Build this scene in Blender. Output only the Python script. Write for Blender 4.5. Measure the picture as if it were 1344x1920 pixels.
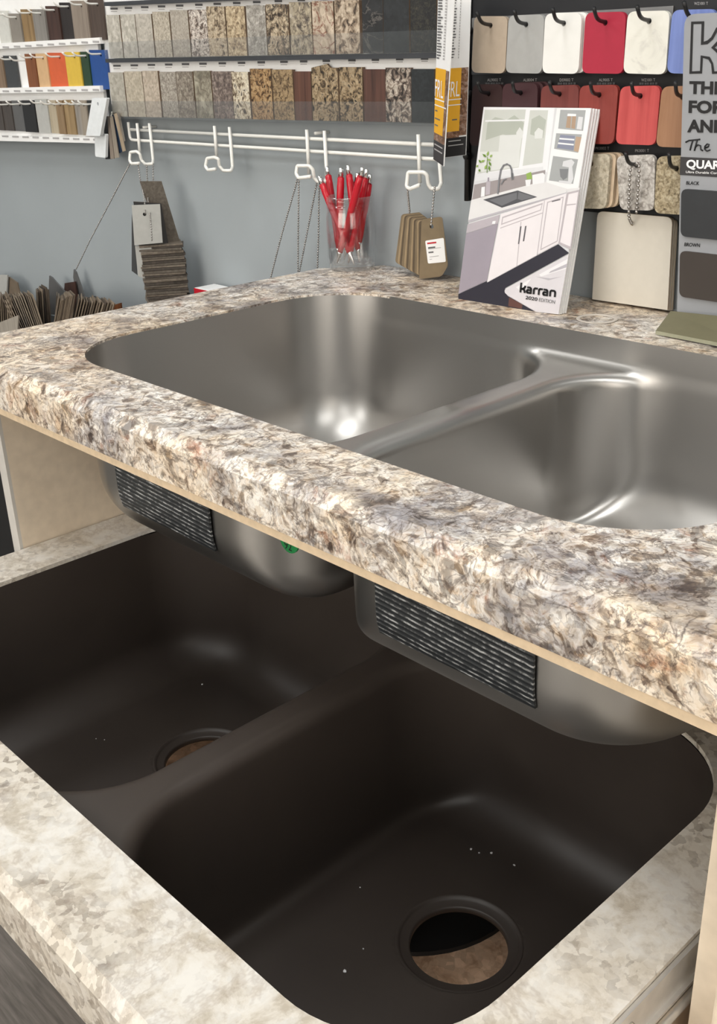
import bpy, bmesh, math, random
import numpy as np
from mathutils import Vector, Matrix
from mathutils.geometry import tessellate_polygon

random.seed(7)
scene = bpy.context.scene
for o in list(bpy.data.objects):
    bpy.data.objects.remove(o)
COL = scene.collection

# ------------------------------------------------------------------ camera
FPX = 1969.357
CAMZ = 1.196
RM = np.array([[0.68985935, -0.26952962, 0.6718987],
               [0.72329417, 0.29590747, -0.62392653],
               [-0.03065317, 0.91640196, 0.39908374]])
cam_d = bpy.data.cameras.new('camera')
cam_d.sensor_fit = 'VERTICAL'
cam_d.sensor_height = 36.0
cam_d.lens = FPX / 1920 * 36
cam_d.clip_start = 0.02
cam = bpy.data.objects.new('camera', cam_d)
COL.objects.link(cam)
M4 = Matrix([list(r) + [0] for r in RM.tolist()] + [[0, 0, 0, 1]])
M4.translation = (0, 0, CAMZ)
cam.matrix_world = M4
scene.camera = cam

# ------------------------------------------------------------------ view, world
scene.view_settings.view_transform = 'Standard'
scene.view_settings.look = 'None'
scene.view_settings.gamma = 1.0
scene.view_settings.use_curve_mapping = False
scene.view_settings.exposure = 0.0
world = bpy.data.worlds.new('world')
scene.world = world
world.use_nodes = True
world.node_tree.nodes['Background'].inputs[0].default_value = (0.9, 0.95, 1, 1)
world.node_tree.nodes['Background'].inputs[1].default_value = 0.5


def area(name, loc, aim, sx, sy, power, col):
    l = bpy.data.lights.new(name, 'AREA')
    l.shape = 'RECTANGLE'
    l.size = sx
    l.size_y = sy
    l.energy = power
    l.color = col
    o = bpy.data.objects.new(name, l)
    COL.objects.link(o)
    o.location = loc
    o.rotation_euler = (Vector(aim) - Vector(loc)).to_track_quat('-Z', 'Y').to_euler()
    return o


area('side_fill_light', (2.34, -1.2, 1.45), (0, 0.3, 0.9), 1.9, 1.5, 26, (1.0, 0.93, 0.84))  # added fill from the unseen right side, for panel, slide and steel

ROOM = (-4.2, 2.4, -3.6, 1.09, 2.75)      # x0 x1 y0 y1 height
LAMPS = [(-2.6, 0.1), (-0.9, 0.1), (0.8, 0.1), (-2.6, -1.8), (-0.9, -1.8), (0.8, -1.8)]
for x, y in LAMPS:
    area('ceiling_lamp_light', (x, y, 2.70), (x, y, 0), 0.56, 1.16, 9.4, (0.95, 0.98, 1.0))
area('window_daylight', (-0.8, -3.5, 1.6), (-0.8, 0, 1.3), 3.0, 1.7, 48, (1.0, 0.93, 0.84))

# ------------------------------------------------------------------ projection helpers (metres)
CX, CY = 672.0, 960.0


def ray(u, v):
    return RM @ np.array([u - CX, CY - v, -FPX])


def iy(u, v, Y):
    d = ray(u, v); t = Y / d[1]
    return Vector((d[0] * t, Y, CAMZ + d[2] * t))


def iz(u, v, Z):
    d = ray(u, v); t = (Z - CAMZ) / d[2]
    return Vector((d[0] * t, d[1] * t, Z))


def ip(u, v, P, n):
    d = Vector(ray(u, v)); c = Vector((0, 0, CAMZ))
    t = (Vector(P) - c).dot(n) / d.dot(n)
    return c + d * t


# ------------------------------------------------------------------ materials
def lin(c):
    c = c / 255.0
    return c / 12.92 if c <= 0.04045 else ((c + 0.055) / 1.055) ** 2.4


def rgb(r, g, b):
    return (lin(r), lin(g), lin(b), 1)


class NT:
    def __init__(self, name):
        self.m = bpy.data.materials.new(name)
        self.m.use_nodes = True
        self.t = self.m.node_tree
        self.b = self.t.nodes['Principled BSDF']

    def n(self, typ, **kw):
        nd = self.t.nodes.new(typ)
        for k, v in kw.items():
            if k[0] == '_':
                setattr(nd, k[1:], v)
            else:
                s = nd.inputs[int(k[1:])] if k[0] == 'i' and k[1:].isdigit() else nd.inputs[k.replace('_', ' ')]
                if hasattr(v, 'is_linked') or hasattr(v, 'links'):
                    self.t.links.new(v, s)
                else:
                    s.default_value = v
        return nd

    def ramp(self, fac, stops, interp='LINEAR'):
        r = self.t.nodes.new('ShaderNodeValToRGB')
        r.color_ramp.interpolation = interp
        e = r.color_ramp.elements
        while len(e) < len(stops):
            e.new(0.5)
        for el, (p, c) in zip(e, stops):
            el.position = p
            el.color = c
        self.t.links.new(fac, r.inputs[0])
        return r.outputs[0]

    def mix(self, fac, a, b, mode='MIX'):
        m = self.t.nodes.new('ShaderNodeMix')
        m.data_type = 'RGBA'
        m.blend_type = mode
        for s, v in ((m.inputs[0], fac), (m.inputs[6], a), (m.inputs[7], b)):
            if hasattr(v, 'links'):
                self.t.links.new(v, s)
            else:
                s.default_value = v
        return m.outputs[2]

    def coords(self, rand=False, scale=(1, 1, 1)):
        tc = self.n('ShaderNodeTexCoord')
        out = tc.outputs['Object']
        if rand:
            oi = self.n('ShaderNodeObjectInfo')
            mul = self.n('ShaderNodeMath', _operation='MULTIPLY', i0=oi.outputs['Random'], i1=37.0)
            out = self.n('ShaderNodeVectorMath', _operation='ADD', i0=out, i1=mul.outputs[0]).outputs[0]
        if scale != (1, 1, 1):
            out = self.n('ShaderNodeMapping', Vector=out, Scale=scale).outputs[0]
        return out

    def noise(self, vec, scale, detail=4, rough=0.5, dist=0.0):
        return self.n('ShaderNodeTexNoise', Vector=vec, Scale=scale, Detail=detail, Roughness=rough, Distortion=dist).outputs[0]

    def set(self, **kw):
        for k, v in kw.items():
            s = self.b.inputs[k.replace('_', ' ')]
            if hasattr(v, 'links'):
                self.t.links.new(v, s)
            else:
                s.default_value = v
        return self.m

    def bump(self, h, strength=0.2, dist=0.001):
        b = self.n('ShaderNodeBump', Height=h, Strength=strength, Distance=dist)
        self.t.links.new(b.outputs[0], self.b.inputs['Normal'])


def flat(name, c, rough=0.5, metal=0.0, var=0.04, scale=60, spec=0.5):
    t = NT(name)
    v = t.coords(True)
    n = t.noise(v, scale, 4)
    c0 = tuple(x * (1 - var * 2) for x in c[:3]) + (1,)
    c1 = tuple(min(1, x * (1 + var * 2)) for x in c[:3]) + (1,)
    return t.set(Base_Color=t.ramp(n, [(0.3, c0), (0.7, c1)]), Roughness=rough, Metallic=metal, Specular_IOR_Level=spec)


def granite(name, cols, scale=60, rough=0.35, stretch=(1, 1, 1), veins=None, dist=1.5):
    t = NT(name)
    v = t.coords(True, stretch)
    scale *= 1.9
    n1 = t.noise(v, scale, 6, 0.62, dist * .6)
    k = len(cols)
    lo, hi = 0.34, 0.66
    col = t.ramp(n1, [(lo + (hi - lo) * i / max(1, k - 1), c) for i, c in enumerate(cols)])
    vo = t.n('ShaderNodeTexVoronoi', Vector=v, Scale=scale * 2.2)
    sp = t.n('ShaderNodeSeparateColor', Color=vo.outputs['Color'])
    g = t.ramp(sp.outputs[0], [(0.0, (0.55, 0.53, 0.5, 1)), (1.0, (1.15, 1.15, 1.15, 1))])
    col = t.mix(0.6, col, t.mix(1.0, col, g, 'MULTIPLY'))
    if veins:
        n2 = t.noise(v, scale * 0.35, 5, 0.6, 2.0)
        ab = t.n('ShaderNodeMath', _operation='SUBTRACT', i0=n2, i1=0.5)
        ab = t.n('ShaderNodeMath', _operation='ABSOLUTE', i0=ab.outputs[0])
        f = t.ramp(ab.outputs[0], [(0.0, (1, 1, 1, 1)), (0.025, (0, 0, 0, 1))])
        col = t.mix(f, col, veins)
    return t.set(Base_Color=col, Roughness=rough)


def wood(name, c0, c1, scale=40, rough=0.5):
    t = NT(name)
    v = t.coords(True, (1, 1, 0.06))
    n = t.noise(v, scale * 3, 5, 0.6, 0.6)
    return t.set(Base_Color=t.ramp(n, [(0.32, c0), (0.68, c1)]), Roughness=rough)


M = {}
M['wall'] = flat('wall_paint', rgb(158, 165, 169), 0.6, var=0.015, scale=6)
M['plain_wall'] = flat('plain_wall_paint', rgb(190, 190, 186), 0.8, var=0.01, scale=4)
M['ceiling'] = flat('ceiling_tile', rgb(215, 215, 212), 0.9, var=0.02, scale=20)
M['white_wire'] = flat('white_enamel_wire', rgb(232, 231, 226), 0.35, var=0.01)
M['white'] = flat('white_board', rgb(240, 240, 239), 0.5, var=0.01)
M['paper'] = flat('white_paper', rgb(236, 236, 236), 0.5, var=0.005)
M['ink'] = flat('black_ink', rgb(16, 15, 18), 0.5, var=0.01)
M['grey_ink'] = flat('grey_ink', rgb(96, 96, 98), 0.6, var=0.02)
M['pale_ink'] = flat('pale_ink', rgb(170, 168, 168), 0.6, var=0.02)
M['white_ink'] = flat('white_ink', rgb(240, 240, 240), 0.5, var=0.005)
M['black'] = flat('black_plastic', rgb(20, 20, 22), 0.4, var=0.05)
M['black_board'] = flat('black_board', rgb(24, 25, 29), 0.5, var=0.05)
M['charcoal'] = flat('charcoal_strip', rgb(58, 60, 64), 0.5, var=0.03)
M['bin'] = flat('black_cabinet_paint', rgb(18, 18, 19), 0.6, var=0.05)
M['chrome'] = flat('chrome', (0.8, 0.8, 0.8, 1), 0.15, 1.0, 0.01)
M['zinc'] = flat('zinc_plated_steel', (0.72, 0.71, 0.69, 1), 0.4, 0.65, 0.04)
M['bead'] = flat('nickel_bead', (0.42, 0.4, 0.38, 1), 0.3, 1.0, 0.02)
M['pen_red'] = flat('red_pen_plastic', rgb(186, 22, 40), 0.25, 0.0, 0.01)
M['brown_core'] = flat('laminate_core', rgb(112, 92, 74), 0.7, var=0.12)
M['mdf'] = flat('beige_particle_board', rgb(205, 184, 158), 0.6, var=0.05, scale=90)
M['panel'] = flat('cream_cabinet_panel', rgb(220, 205, 184), 0.55, var=0.03, scale=70)
M['panel_edge'] = flat('pale_edge_band', rgb(198, 194, 188), 0.5, var=0.02)
M['core_strip'] = flat('substrate_strip', rgb(214, 192, 162), 0.6, var=0.04, scale=140)


def make_counter():
    t = NT('brown_granite_laminate')
    v0 = t.coords()
    nd = t.n('ShaderNodeTexNoise', Vector=v0, Scale=22, Detail=3)
    off = t.n('ShaderNodeVectorMath', _operation='SCALE', i0=nd.outputs['Color'], Scale=0.012)
    v = t.n('ShaderNodeVectorMath', _operation='ADD', i0=v0, i1=off.outputs[0]).outputs[0]
    # pale quartz grains drawn out between grey-brown seams
    w1 = t.n('ShaderNodeTexNoise', Vector=v, Scale=95, Detail=3, Roughness=0.6)
    o1 = t.n('ShaderNodeVectorMath', _operation='SCALE', i0=w1.outputs['Color'], Scale=0.017)
    vg = t.n('ShaderNodeVectorMath', _operation='ADD', i0=v, i1=o1.outputs[0]).outputs[0]
    vc = t.n('ShaderNodeTexVoronoi', Vector=vg, Scale=120)
    vb = t.n('ShaderNodeTexVoronoi', Vector=vg, Scale=60)
    mid = t.noise(v, 50, 6, 0.62, 1.3)
    fine = t.noise(v, 130, 5, 0.62, 1.0)
    cr = t.n('ShaderNodeSeparateColor', Color=vc.outputs['Color']).outputs[0]
    cb = t.n('ShaderNodeSeparateColor', Color=vb.outputs['Color']).outputs[1]
    pal = [(0.0, rgb(74, 64, 60)), (0.12, rgb(118, 104, 96)), (0.24, rgb(172, 156, 140)), (0.4, rgb(228, 216, 198)), (0.6, rgb(246, 243, 237)),
           (0.8, rgb(238, 230, 216)), (0.91, rgb(208, 174, 130)), (1.0, rgb(150, 146, 148))]
    col = t.mix(0.4, t.ramp(cr, pal), t.ramp(cb, pal))
    inner = t.ramp(mid, [(0.38, rgb(58, 50, 48)), (0.43, rgb(132, 116, 104)), (0.47, rgb(230, 218, 202)), (0.55, rgb(252, 250, 247)), (0.62, rgb(206, 194, 178)), (0.68, rgb(128, 114, 104))])
    col = t.mix(0.5, col, inner)
    # dark seams that wander between the grains
    for sc, wd, amt in ((44, 0.03, 0.8), (78, 0.034, 0.7)):
        nn = t.n('ShaderNodeTexNoise', Vector=v, Scale=sc, Detail=3, Roughness=0.55, Distortion=0.5).outputs[0]
        a1 = t.n('ShaderNodeMath', _operation='SUBTRACT', i0=nn, i1=0.49)
        a1 = t.n('ShaderNodeMath', _operation='ABSOLUTE', i0=a1.outputs[0])
        sm = t.ramp(a1.outputs[0], [(0.0, (amt, amt, amt, 1)), (wd, (0, 0, 0, 1))])
        brk = t.ramp(t.noise(v, sc * 1.3 + 9, 4, 0.6, 0.4), [(0.44, (0.1, 0.1, 0.1, 1)), (0.58, (1, 1, 1, 1))])
        sm = t.mix(1.0, sm, brk, 'MULTIPLY')
        col = t.mix(sm, col, t.mix(0.5, rgb(84, 72, 66), t.mix(1.0, col, rgb(140, 124, 112), 'MULTIPLY')))
    # rusty, golden and blue-grey clouds
    rust = t.noise(v, 20, 6, 0.72, 1.2)
    rf = t.ramp(rust, [(0.58, (0, 0, 0, 1)), (0.68, (0.75, 0.75, 0.75, 1))])
    col = t.mix(rf, col, t.mix(1.0, col, rgb(176, 112, 70), 'MULTIPLY'))
    gold = t.noise(v, 6, 4, 0.6, 0.5)
    gl = t.ramp(gold, [(0.45, (0, 0, 0, 1)), (0.6, (0.6, 0.6, 0.6, 1))])
    col = t.mix(gl, col, t.mix(1.0, col, rgb(252, 234, 206), 'MULTIPLY'))
    big = t.n('ShaderNodeTexNoise', Vector=t.n('ShaderNodeVectorMath', _operation='ADD', i0=v, i1=(4.3, 1.7, 9.1)).outputs[0], Scale=13, Detail=5, Roughness=0.65).outputs[0]
    gf = t.ramp(big, [(0.5, (0, 0, 0, 1)), (0.64, (0.8, 0.8, 0.8, 1))])
    col = t.mix(gf, col, t.mix(1.0, col, rgb(146, 146, 158), 'MULTIPLY'))
    # dark branching veins
    n2 = t.noise(v, 13, 6, 0.62, 1.0)
    ab = t.n('ShaderNodeMath', _operation='SUBTRACT', i0=n2, i1=0.5)
    ab = t.n('ShaderNodeMath', _operation='ABSOLUTE', i0=ab.outputs[0])
    f = t.ramp(ab.outputs[0], [(0.0, (0.6, 0.6, 0.6, 1)), (0.014, (0, 0, 0, 1))])
    col = t.mix(f, col, rgb(72, 60, 58))
    return t.set(Base_Color=col, Roughness=0.3)


def make_pale():
    t = NT('pale_stone_laminate')
    v = t.coords()
    n1 = t.noise(v, 5, 5, 0.6, 0.3)
    n3 = t.noise(v, 34, 6, 0.68, 0.3)
    pale = t.ramp(n3, [(0.36, rgb(186, 176, 160)), (0.48, rgb(216, 210, 200)), (0.58, rgb(226, 223, 217))])
    # flaked areas: small angular grey-brown chips on the pale ground
    w1 = t.n('ShaderNodeTexNoise', Vector=v, Scale=90, Detail=3)
    o1 = t.n('ShaderNodeVectorMath', _operation='SCALE', i0=w1.outputs['Color'], Scale=0.012)
    vg = t.n('ShaderNodeVectorMath', _operation='ADD', i0=v, i1=o1.outputs[0]).outputs[0]
    vc = t.n('ShaderNodeTexVoronoi', Vector=vg, Scale=150)
    cr = t.n('ShaderNodeSeparateColor', Color=vc.outputs['Color']).outputs[0]
    flk = t.ramp(cr, [(0.0, rgb(118, 107, 96)), (0.28, rgb(160, 149, 135)), (0.5, rgb(206, 197, 183)), (1.0, rgb(222, 216, 206))])
    n2 = t.noise(v, 100, 5, 0.65, 0.3)
    flk = t.mix(0.4, flk, t.ramp(n2, [(0.36, rgb(140, 128, 114)), (0.5, rgb(210, 202, 188))]))
    col = t.mix(t.ramp(n1, [(0.46, (0.95, 0.95, 0.95, 1)), (0.57, (0.16, 0.16, 0.16, 1))]), pale, flk)
    n4 = t.noise(v, 8, 6, 0.7, 0.3)
    ab = t.n('ShaderNodeMath', _operation='SUBTRACT', i0=n4, i1=0.5)
    ab = t.n('ShaderNodeMath', _operation='ABSOLUTE', i0=ab.outputs[0])
    f = t.ramp(ab.outputs[0], [(0.0, (0.3, 0.3, 0.3, 1)), (0.025, (0, 0, 0, 1))])
    col = t.mix(f, col, rgb(150, 132, 116))
    return t.set(Base_Color=col, Roughness=0.32)


def make_steel():
    t = NT('brushed_stainless_steel')
    tan = t.n('ShaderNodeTangent', _direction_type='RADIAL', _axis='Z')
    t.t.links.new(tan.outputs[0], t.b.inputs['Tangent'])
    return t.set(Base_Color=(0.47, 0.455, 0.435, 1), Metallic=1.0, Anisotropic=0.7, Anisotropic_Rotation=0.25, Roughness=0.35)


def make_brown():
    t = NT('brown_quartz_composite')
    v = t.coords()
    n = t.noise(v, 500, 3, 0.6)
    t.bump(n, 0.08, 0.0004)
    w = t.noise(v, 7, 5, 0.6, 0.4)
    return t.set(Base_Color=t.ramp(w, [(0.3, rgb(57, 50, 46)), (0.7, rgb(64, 57, 52))]), Roughness=0.44)


def make_pad():
    t = NT('sound_deadening_pad')
    v = t.coords()
    v = t.n('ShaderNodeMapping', Vector=v, Rotation=(0, math.radians(-3), 0)).outputs[0]
    w = t.n('ShaderNodeTexWave', Vector=v, Scale=66, Distortion=0.9, Detail=3, _bands_direction='Z')
    w.inputs['Detail Scale'].default_value = 3
    f = t.ramp(w.outputs['Fac'], [(0.6, (0, 0, 0, 1)), (0.92, (1, 1, 1, 1))])
    n = t.noise(v, 90, 4, 0.7)
    f2 = t.ramp(n, [(0.46, (0.08, 0.08, 0.08, 1)), (0.64, (1, 1, 1, 1))])
    fac = t.mix(1.0, f, f2, 'MULTIPLY')
    t.bump(w.outputs['Fac'], 0.25, 0.0015)
    return t.set(Base_Color=t.mix(fac, rgb(44, 47, 50), rgb(196, 198, 198)), Roughness=0.42, Metallic=0.2)


def make_floor():
    t = NT('grey_plank_floor')
    v = t.coords()
    v = t.n('ShaderNodeMapping', Vector=v, Rotation=(0, 0, math.radians(0))).outputs[0]
    br = t.n('ShaderNodeTexBrick', Vector=v, Scale=1.0, Color1=rgb(128, 123, 118), Color2=rgb(100, 96, 92), Mortar=rgb(40, 38, 36))
    br.inputs['Mortar Size'].default_value = 0.002
    br.inputs['Brick Width'].default_value = 1.2
    br.inputs['Row Height'].default_value = 0.15
    s = t.n('ShaderNodeMapping', Vector=v, Scale=(1.5, 22, 1)).outputs[0]
    n = t.noise(s, 6, 6, 0.7, 0.6)
    g = t.ramp(n, [(0.3, (0.55, 0.53, 0.5, 1)), (0.7, (1.25, 1.22, 1.2, 1))])
    return t.set(Base_Color=t.mix(1.0, br.outputs[0], g, 'MULTIPLY'), Roughness=0.5)


def make_clear(name, tint=0.95, base=0.04, rough=0.03):
    t = NT(name)
    t.t.nodes.remove(t.b)
    tr = t.n('ShaderNodeBsdfTransparent', Color=(tint, tint, tint, 1))
    gl = t.n('ShaderNodeBsdfGlossy', Color=(1, 1, 1, 1), Roughness=rough)
    lw = t.n('ShaderNodeLayerWeight', Blend=0.25)
    f = t.n('ShaderNodeMath', _operation='MULTIPLY_ADD', i0=lw.outputs['Facing'], i1=0.45, i2=base)
    mx = t.n('ShaderNodeMixShader', i0=f.outputs[0], i1=tr.outputs[0], i2=gl.outputs[0])
    t.t.links.new(mx.outputs[0], t.t.nodes['Material Output'].inputs[0])
    return t.m


M['counter'] = make_counter()
M['pale'] = make_pale()
M['steel'] = make_steel()
M['brown'] = make_brown()
M['pad'] = make_pad()
M['floor'] = make_floor()
M['glass'] = make_clear('clear_jar_glass', 0.95, 0.04)
M['acrylic'] = make_clear('clear_acrylic', 0.96, 0.008, 0.15)
M['green_dot'] = flat('green_sticker', rgb(24, 128, 66), 0.5)
M['brown_stone'] = granite('brown_stone_board', [rgb(180, 146, 118), rgb(212, 178, 150), rgb(226, 194, 166)], 30)
t_ = NT('lamp_diffuser')
M['diffuser'] = t_.set(Base_Color=(1, 1, 1, 1), Emission_Color=(1, 0.97, 0.92, 1), Emission_Strength=3.0)
t_ = NT('daylight_pane')
M['daylight'] = t_.set(Base_Color=(1, 1, 1, 1), Emission_Color=(1, 0.9, 0.78, 1), Emission_Strength=1.6)


# ------------------------------------------------------------------ object helpers
def props(o, label=None, cat=None, group=None, kind=None):
    if label: o['label'] = label
    if cat: o['category'] = cat
    if group: o['group'] = group
    if kind: o['kind'] = kind
    return o


def empty(name, loc, label, cat, group=None):
    o = bpy.data.objects.new(name, None)
    o.empty_display_size = 0.02
    COL.objects.link(o)
    o.location = loc
    return props(o, label, cat, group)


def origin_of(o):
    p = Vector(o.location)
    while o.parent:
        o = o.parent
        p += Vector(o.location)
    return p


class B:
    """collects faces in world coordinates, links them as one mesh object"""
    def __init__(self):
        self.v = []; self.f = []; self.mi = []; self.sm = []; self.mats = []

    def mat(self, m):
        if m not in self.mats: self.mats.append(m)
        return self.mats.index(m)

    def add(self, vs, fs, m, smooth=False):
        k = len(self.v); i = self.mat(m)
        self.v += [Vector(p) for p in vs]
        for f in fs:
            self.f.append([k + a for a in f]); self.mi.append(i); self.sm.append(smooth)
        return self

    def build(self, name, parent=None, label=None, cat=None, group=None, kind=None):
        me = bpy.data.meshes.new(name)
        xs = [p.x for p in self.v]; ys = [p.y for p in self.v]; zs = [p.z for p in self.v]
        org = Vector(((min(xs) + max(xs)) / 2, (min(ys) + max(ys)) / 2, min(zs)))
        me.from_pydata([tuple(p - org) for p in self.v], [], self.f)
        for m in self.mats: me.materials.append(m)
        me.polygons.foreach_set('material_index', self.mi)
        me.polygons.foreach_set('use_smooth', self.sm)
        me.update()
        o = bpy.data.objects.new(name, me)
        COL.objects.link(o)
        if parent:
            o.parent = parent
            o.location = org - origin_of(parent)
        else:
            o.location = org
        return props(o, label, cat, group, kind)

    def box(self, x0, x1, y0, y1, z0, z1, m, bev=0.0):
        if bev:
            bm = bmesh.new()
            bmesh.ops.create_cube(bm, size=1)
            for w in bm.verts:
                w.co = ((x0 + x1) / 2 + w.co.x * (x1 - x0), (y0 + y1) / 2 + w.co.y * (y1 - y0), (z0 + z1) / 2 + w.co.z * (z1 - z0))
            bmesh.ops.bevel(bm, geom=bm.edges[:], offset=bev, segments=2, affect='EDGES', profile=0.5)
            bm.verts.index_update()
            self.add([w.co.copy() for w in bm.verts], [[w.index for w in f.verts] for f in bm.faces], m)
            bm.free()
            return self
        vs = [(x, y, z) for z in (z0, z1) for y in (y0, y1) for x in (x0, x1)]
        return self.add(vs, [(0, 2, 3, 1), (4, 5, 7, 6), (0, 1, 5, 4), (1, 3, 7, 5), (3, 2, 6, 7), (2, 0, 4, 6)], m)

    def poly(self, pts, m, holes=()):
        loops = [[Vector(p) for p in pts]] + [[Vector(p) for p in h] for h in holes]
        tris = tessellate_polygon(loops)
        allp = [p for l in loops for p in l]
        n = Vector((0, 0, 0))
        L = loops[0]
        for i in range(len(L)):
            n += L[i].cross(L[(i + 1) % len(L)])
        out = []
        for a, b, c in tris:
            q = (allp[b] - allp[a]).cross(allp[c] - allp[a])
            out.append((a, b, c) if q.dot(n) >= 0 else (a, c, b))
        return self.add(allp, out, m)

    def prism(self, pts, vec, m, side=None, holes=()):
        """front polygon pts; extruded by vec (away from the viewer)"""
        vec = Vector(vec)
        self.poly(pts, m, holes)
        self.poly([Vector(p) + vec for p in reversed(list(pts))], side or m, [[Vector(p) + vec for p in h] for h in holes])
        for L in [list(pts)] + [list(h) for h in holes]:
            k = len(L)
            vs = [Vector(p) for p in L] + [Vector(p) + vec for p in L]
            self.add(vs, [(i, (i + 1) % k, k + (i + 1) % k, k + i) for i in range(k)], side or m)
        return self

    def tube(self, pts, r, m, seg=8, closed=False, smooth_bend=0.0):
        P = [Vector(p) for p in pts]
        if smooth_bend:
            P = bend(P, smooth_bend)
        n = len(P)
        up = None
        rings = []
        for i in range(n):
            d = (P[min(i + 1, n - 1)] - P[max(i - 1, 0)]).normalized()
            if up is None:
                up = d.orthogonal().normalized()
            else:
                up = (up - d * up.dot(d)).normalized()
            s = d.cross(up)
            rr = r[i] if isinstance(r, (list, tuple)) else r
            rings.append([P[i] + (up * math.cos(a) + s * math.sin(a)) * rr for a in [2 * math.pi * k / seg for k in range(seg)]])
        vs = [p for rg in rings for p in rg]
        fs = [(i * seg + k, i * seg + (k + 1) % seg, (i + 1) * seg + (k + 1) % seg, (i + 1) * seg + k) for i in range(n - 1) for k in range(seg)]
        fs += [tuple(reversed(range(seg))), tuple((n - 1) * seg + k for k in range(seg))]
        return self.add(vs, fs, m, True)

    def lathe(self, prof, org, axis, m, seg=24, caps=True):
        """prof: list of (radius, distance along axis)"""
        a = Vector(axis).normalized(); u = a.orthogonal().normalized(); w = a.cross(u)
        vs = []
        for r, h in prof:
            for k in range(seg):
                t = 2 * math.pi * k / seg
                vs.append(Vector(org) + a * h + (u * math.cos(t) + w * math.sin(t)) * r)
        n = len(prof)
        fs = [(i * seg + k, i * seg + (k + 1) % seg, (i + 1) * seg + (k + 1) % seg, (i + 1) * seg + k) for i in range(n - 1) for k in range(seg)]
        if caps:
            fs += [tuple(reversed(range(seg))), tuple((n - 1) * seg + k for k in range(seg))]
        return self.add(vs, fs, m, True)


def bend(P, r):
    out = [P[0]]
    for i in range(1, len(P) - 1):
        a, b, c = P[i - 1], P[i], P[i + 1]
        ra = min(r, (a - b).length * 0.48); rc = min(r, (c - b).length * 0.48)
        p0 = b + (a - b).normalized() * ra; p2 = b + (c - b).normalized() * rc
        for k in range(6):
            t = k / 5
            out.append(p0 * (1 - t) ** 2 + b * 2 * t * (1 - t) + p2 * t * t)
    out.append(P[-1])
    return out


def rounded(pts, r, seg=5):
    """round every corner of a planar polygon"""
    P = [Vector(p) for p in pts]; n = len(P); out = []
    for i in range(n):
        a, b, c = P[i - 1], P[i], P[(i + 1) % n]
        q = min(r[i] if isinstance(r, (list, tuple)) else r, (a - b).length * .45, (c - b).length * .45)
        p0 = b + (a - b).normalized() * q; p2 = b + (c - b).normalized() * q
        for k in range(seg + 1):
            t = k / seg
            out.append(p0 * (1 - t) ** 2 + b * 2 * t * (1 - t) + p2 * t * t)
    return out


def circle(c, u, w, r, seg=14):
    return [Vector(c) + Vector(u) * (math.cos(2 * math.pi * k / seg) * r) + Vector(w) * (math.sin(2 * math.pi * k / seg) * r) for k in range(seg)]


TXT = {}


def text_geo(s, bold=0.0):
    if (s, bold) in TXT: return TXT[(s, bold)]
    c = bpy.data.curves.new('lettering', 'FONT')
    c.body = s; c.size = 1; c.offset = bold; c.resolution_u = 4
    o = bpy.data.objects.new('lettering', c)
    COL.objects.link(o)
    dg = bpy.context.evaluated_depsgraph_get()
    me = bpy.data.meshes.new_from_object(o.evaluated_get(dg))
    v = [p.co.copy() for p in me.vertices]
    f = [list(p.vertices) for p in me.polygons]
    bpy.data.objects.remove(o); bpy.data.curves.remove(c); bpy.data.meshes.remove(me)
    x0 = min(p.x for p in v); x1 = max(p.x for p in v); y0 = min(p.y for p in v); y1 = max(p.y for p in v)
    v = [((p.x - x0) / (x1 - x0), (p.y - y0) / (y1 - y0)) for p in v]
    TXT[(s, bold)] = (v, f)
    return v, f


def put_text(b, s, BL, BR, TL, m, bold=0.0, lift=(0, -0.0004, 0)):
    v, f = text_geo(s, bold)
    e1 = BR - BL; e2 = TL - BL; L = Vector(lift)
    b.add([BL + e1 * x + e2 * y + L for x, y in v], f, m)


# ------------------------------------------------------------------ room
WALL = ROOM[3]
x0, x1, y0, y1, H = ROOM
B().box(x0, x1, y0, y1 + .1, -.1, 0, M['floor']).build('floor', kind='structure')
B().box(x0, x1, y0, y1 + .1, H, H + .1, M['ceiling']).build('ceiling', kind='structure')
B().box(x0, x1, y1, y1 + .1, 0, H, M['wall']).build('wall_back', kind='structure')
B().box(x0 - .1, x0, y0, y1 + .1, 0, H, M['wall']).build('wall_left', kind='structure')
B().box(x1, x1 + .1, y0, y1 + .1, 0, H, M['plain_wall']).build('wall_right', kind='structure')
fw = B()
fw.box(x0, -2.4, y0 - .1, y0, 0, H, M['plain_wall']).box(.8, x1, y0 - .1, y0, 0, H, M['plain_wall'])
fw.box(-2.4, .8, y0 - .1, y0, 0, .7, M['plain_wall']).box(-2.4, .8, y0 - .1, y0, 2.5, H, M['plain_wall'])
fw.build('wall_front', kind='structure')
w = B().box(-2.4, .8, y0 - .09, y0 - .08, .7, 2.5, M['daylight']).build('window_1', kind='structure')
w2 = B().box(x1 - .012, x1 - .008, -2.15, -.25, .7, 2.2, M['daylight']).build('added_fill_window', kind='structure')  # unseen glowing pane, added to go with the side fill
f = B()
for a in (-2.19, -1.23, -.27):
    f.box(x1 - .03, x1 - .001, a, a + .06, .66, 2.24, M['white'])
f.box(x1 - .03, x1 - .001, -2.13, -.27, .66, .72, M['white']).box(x1 - .03, x1 - .001, -2.13, -.27, 2.18, 2.24, M['white'])
f.build('window_or_added_fill_frame', w2)  # frame around the added fill pane
f = B()
for a in (-2.4, -1.36, -.29, .74):
    f.box(a, a + .06, y0 - .075, y0 - .02, .7, 2.5, M['white'])
f.box(-2.4, .8, y0 - .075, y0 - .02, .7, .76, M['white']).box(-2.4, .8, y0 - .075, y0 - .02, 2.44, 2.5, M['white'])
f.build('window_or_added_fill_frame', w)

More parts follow.
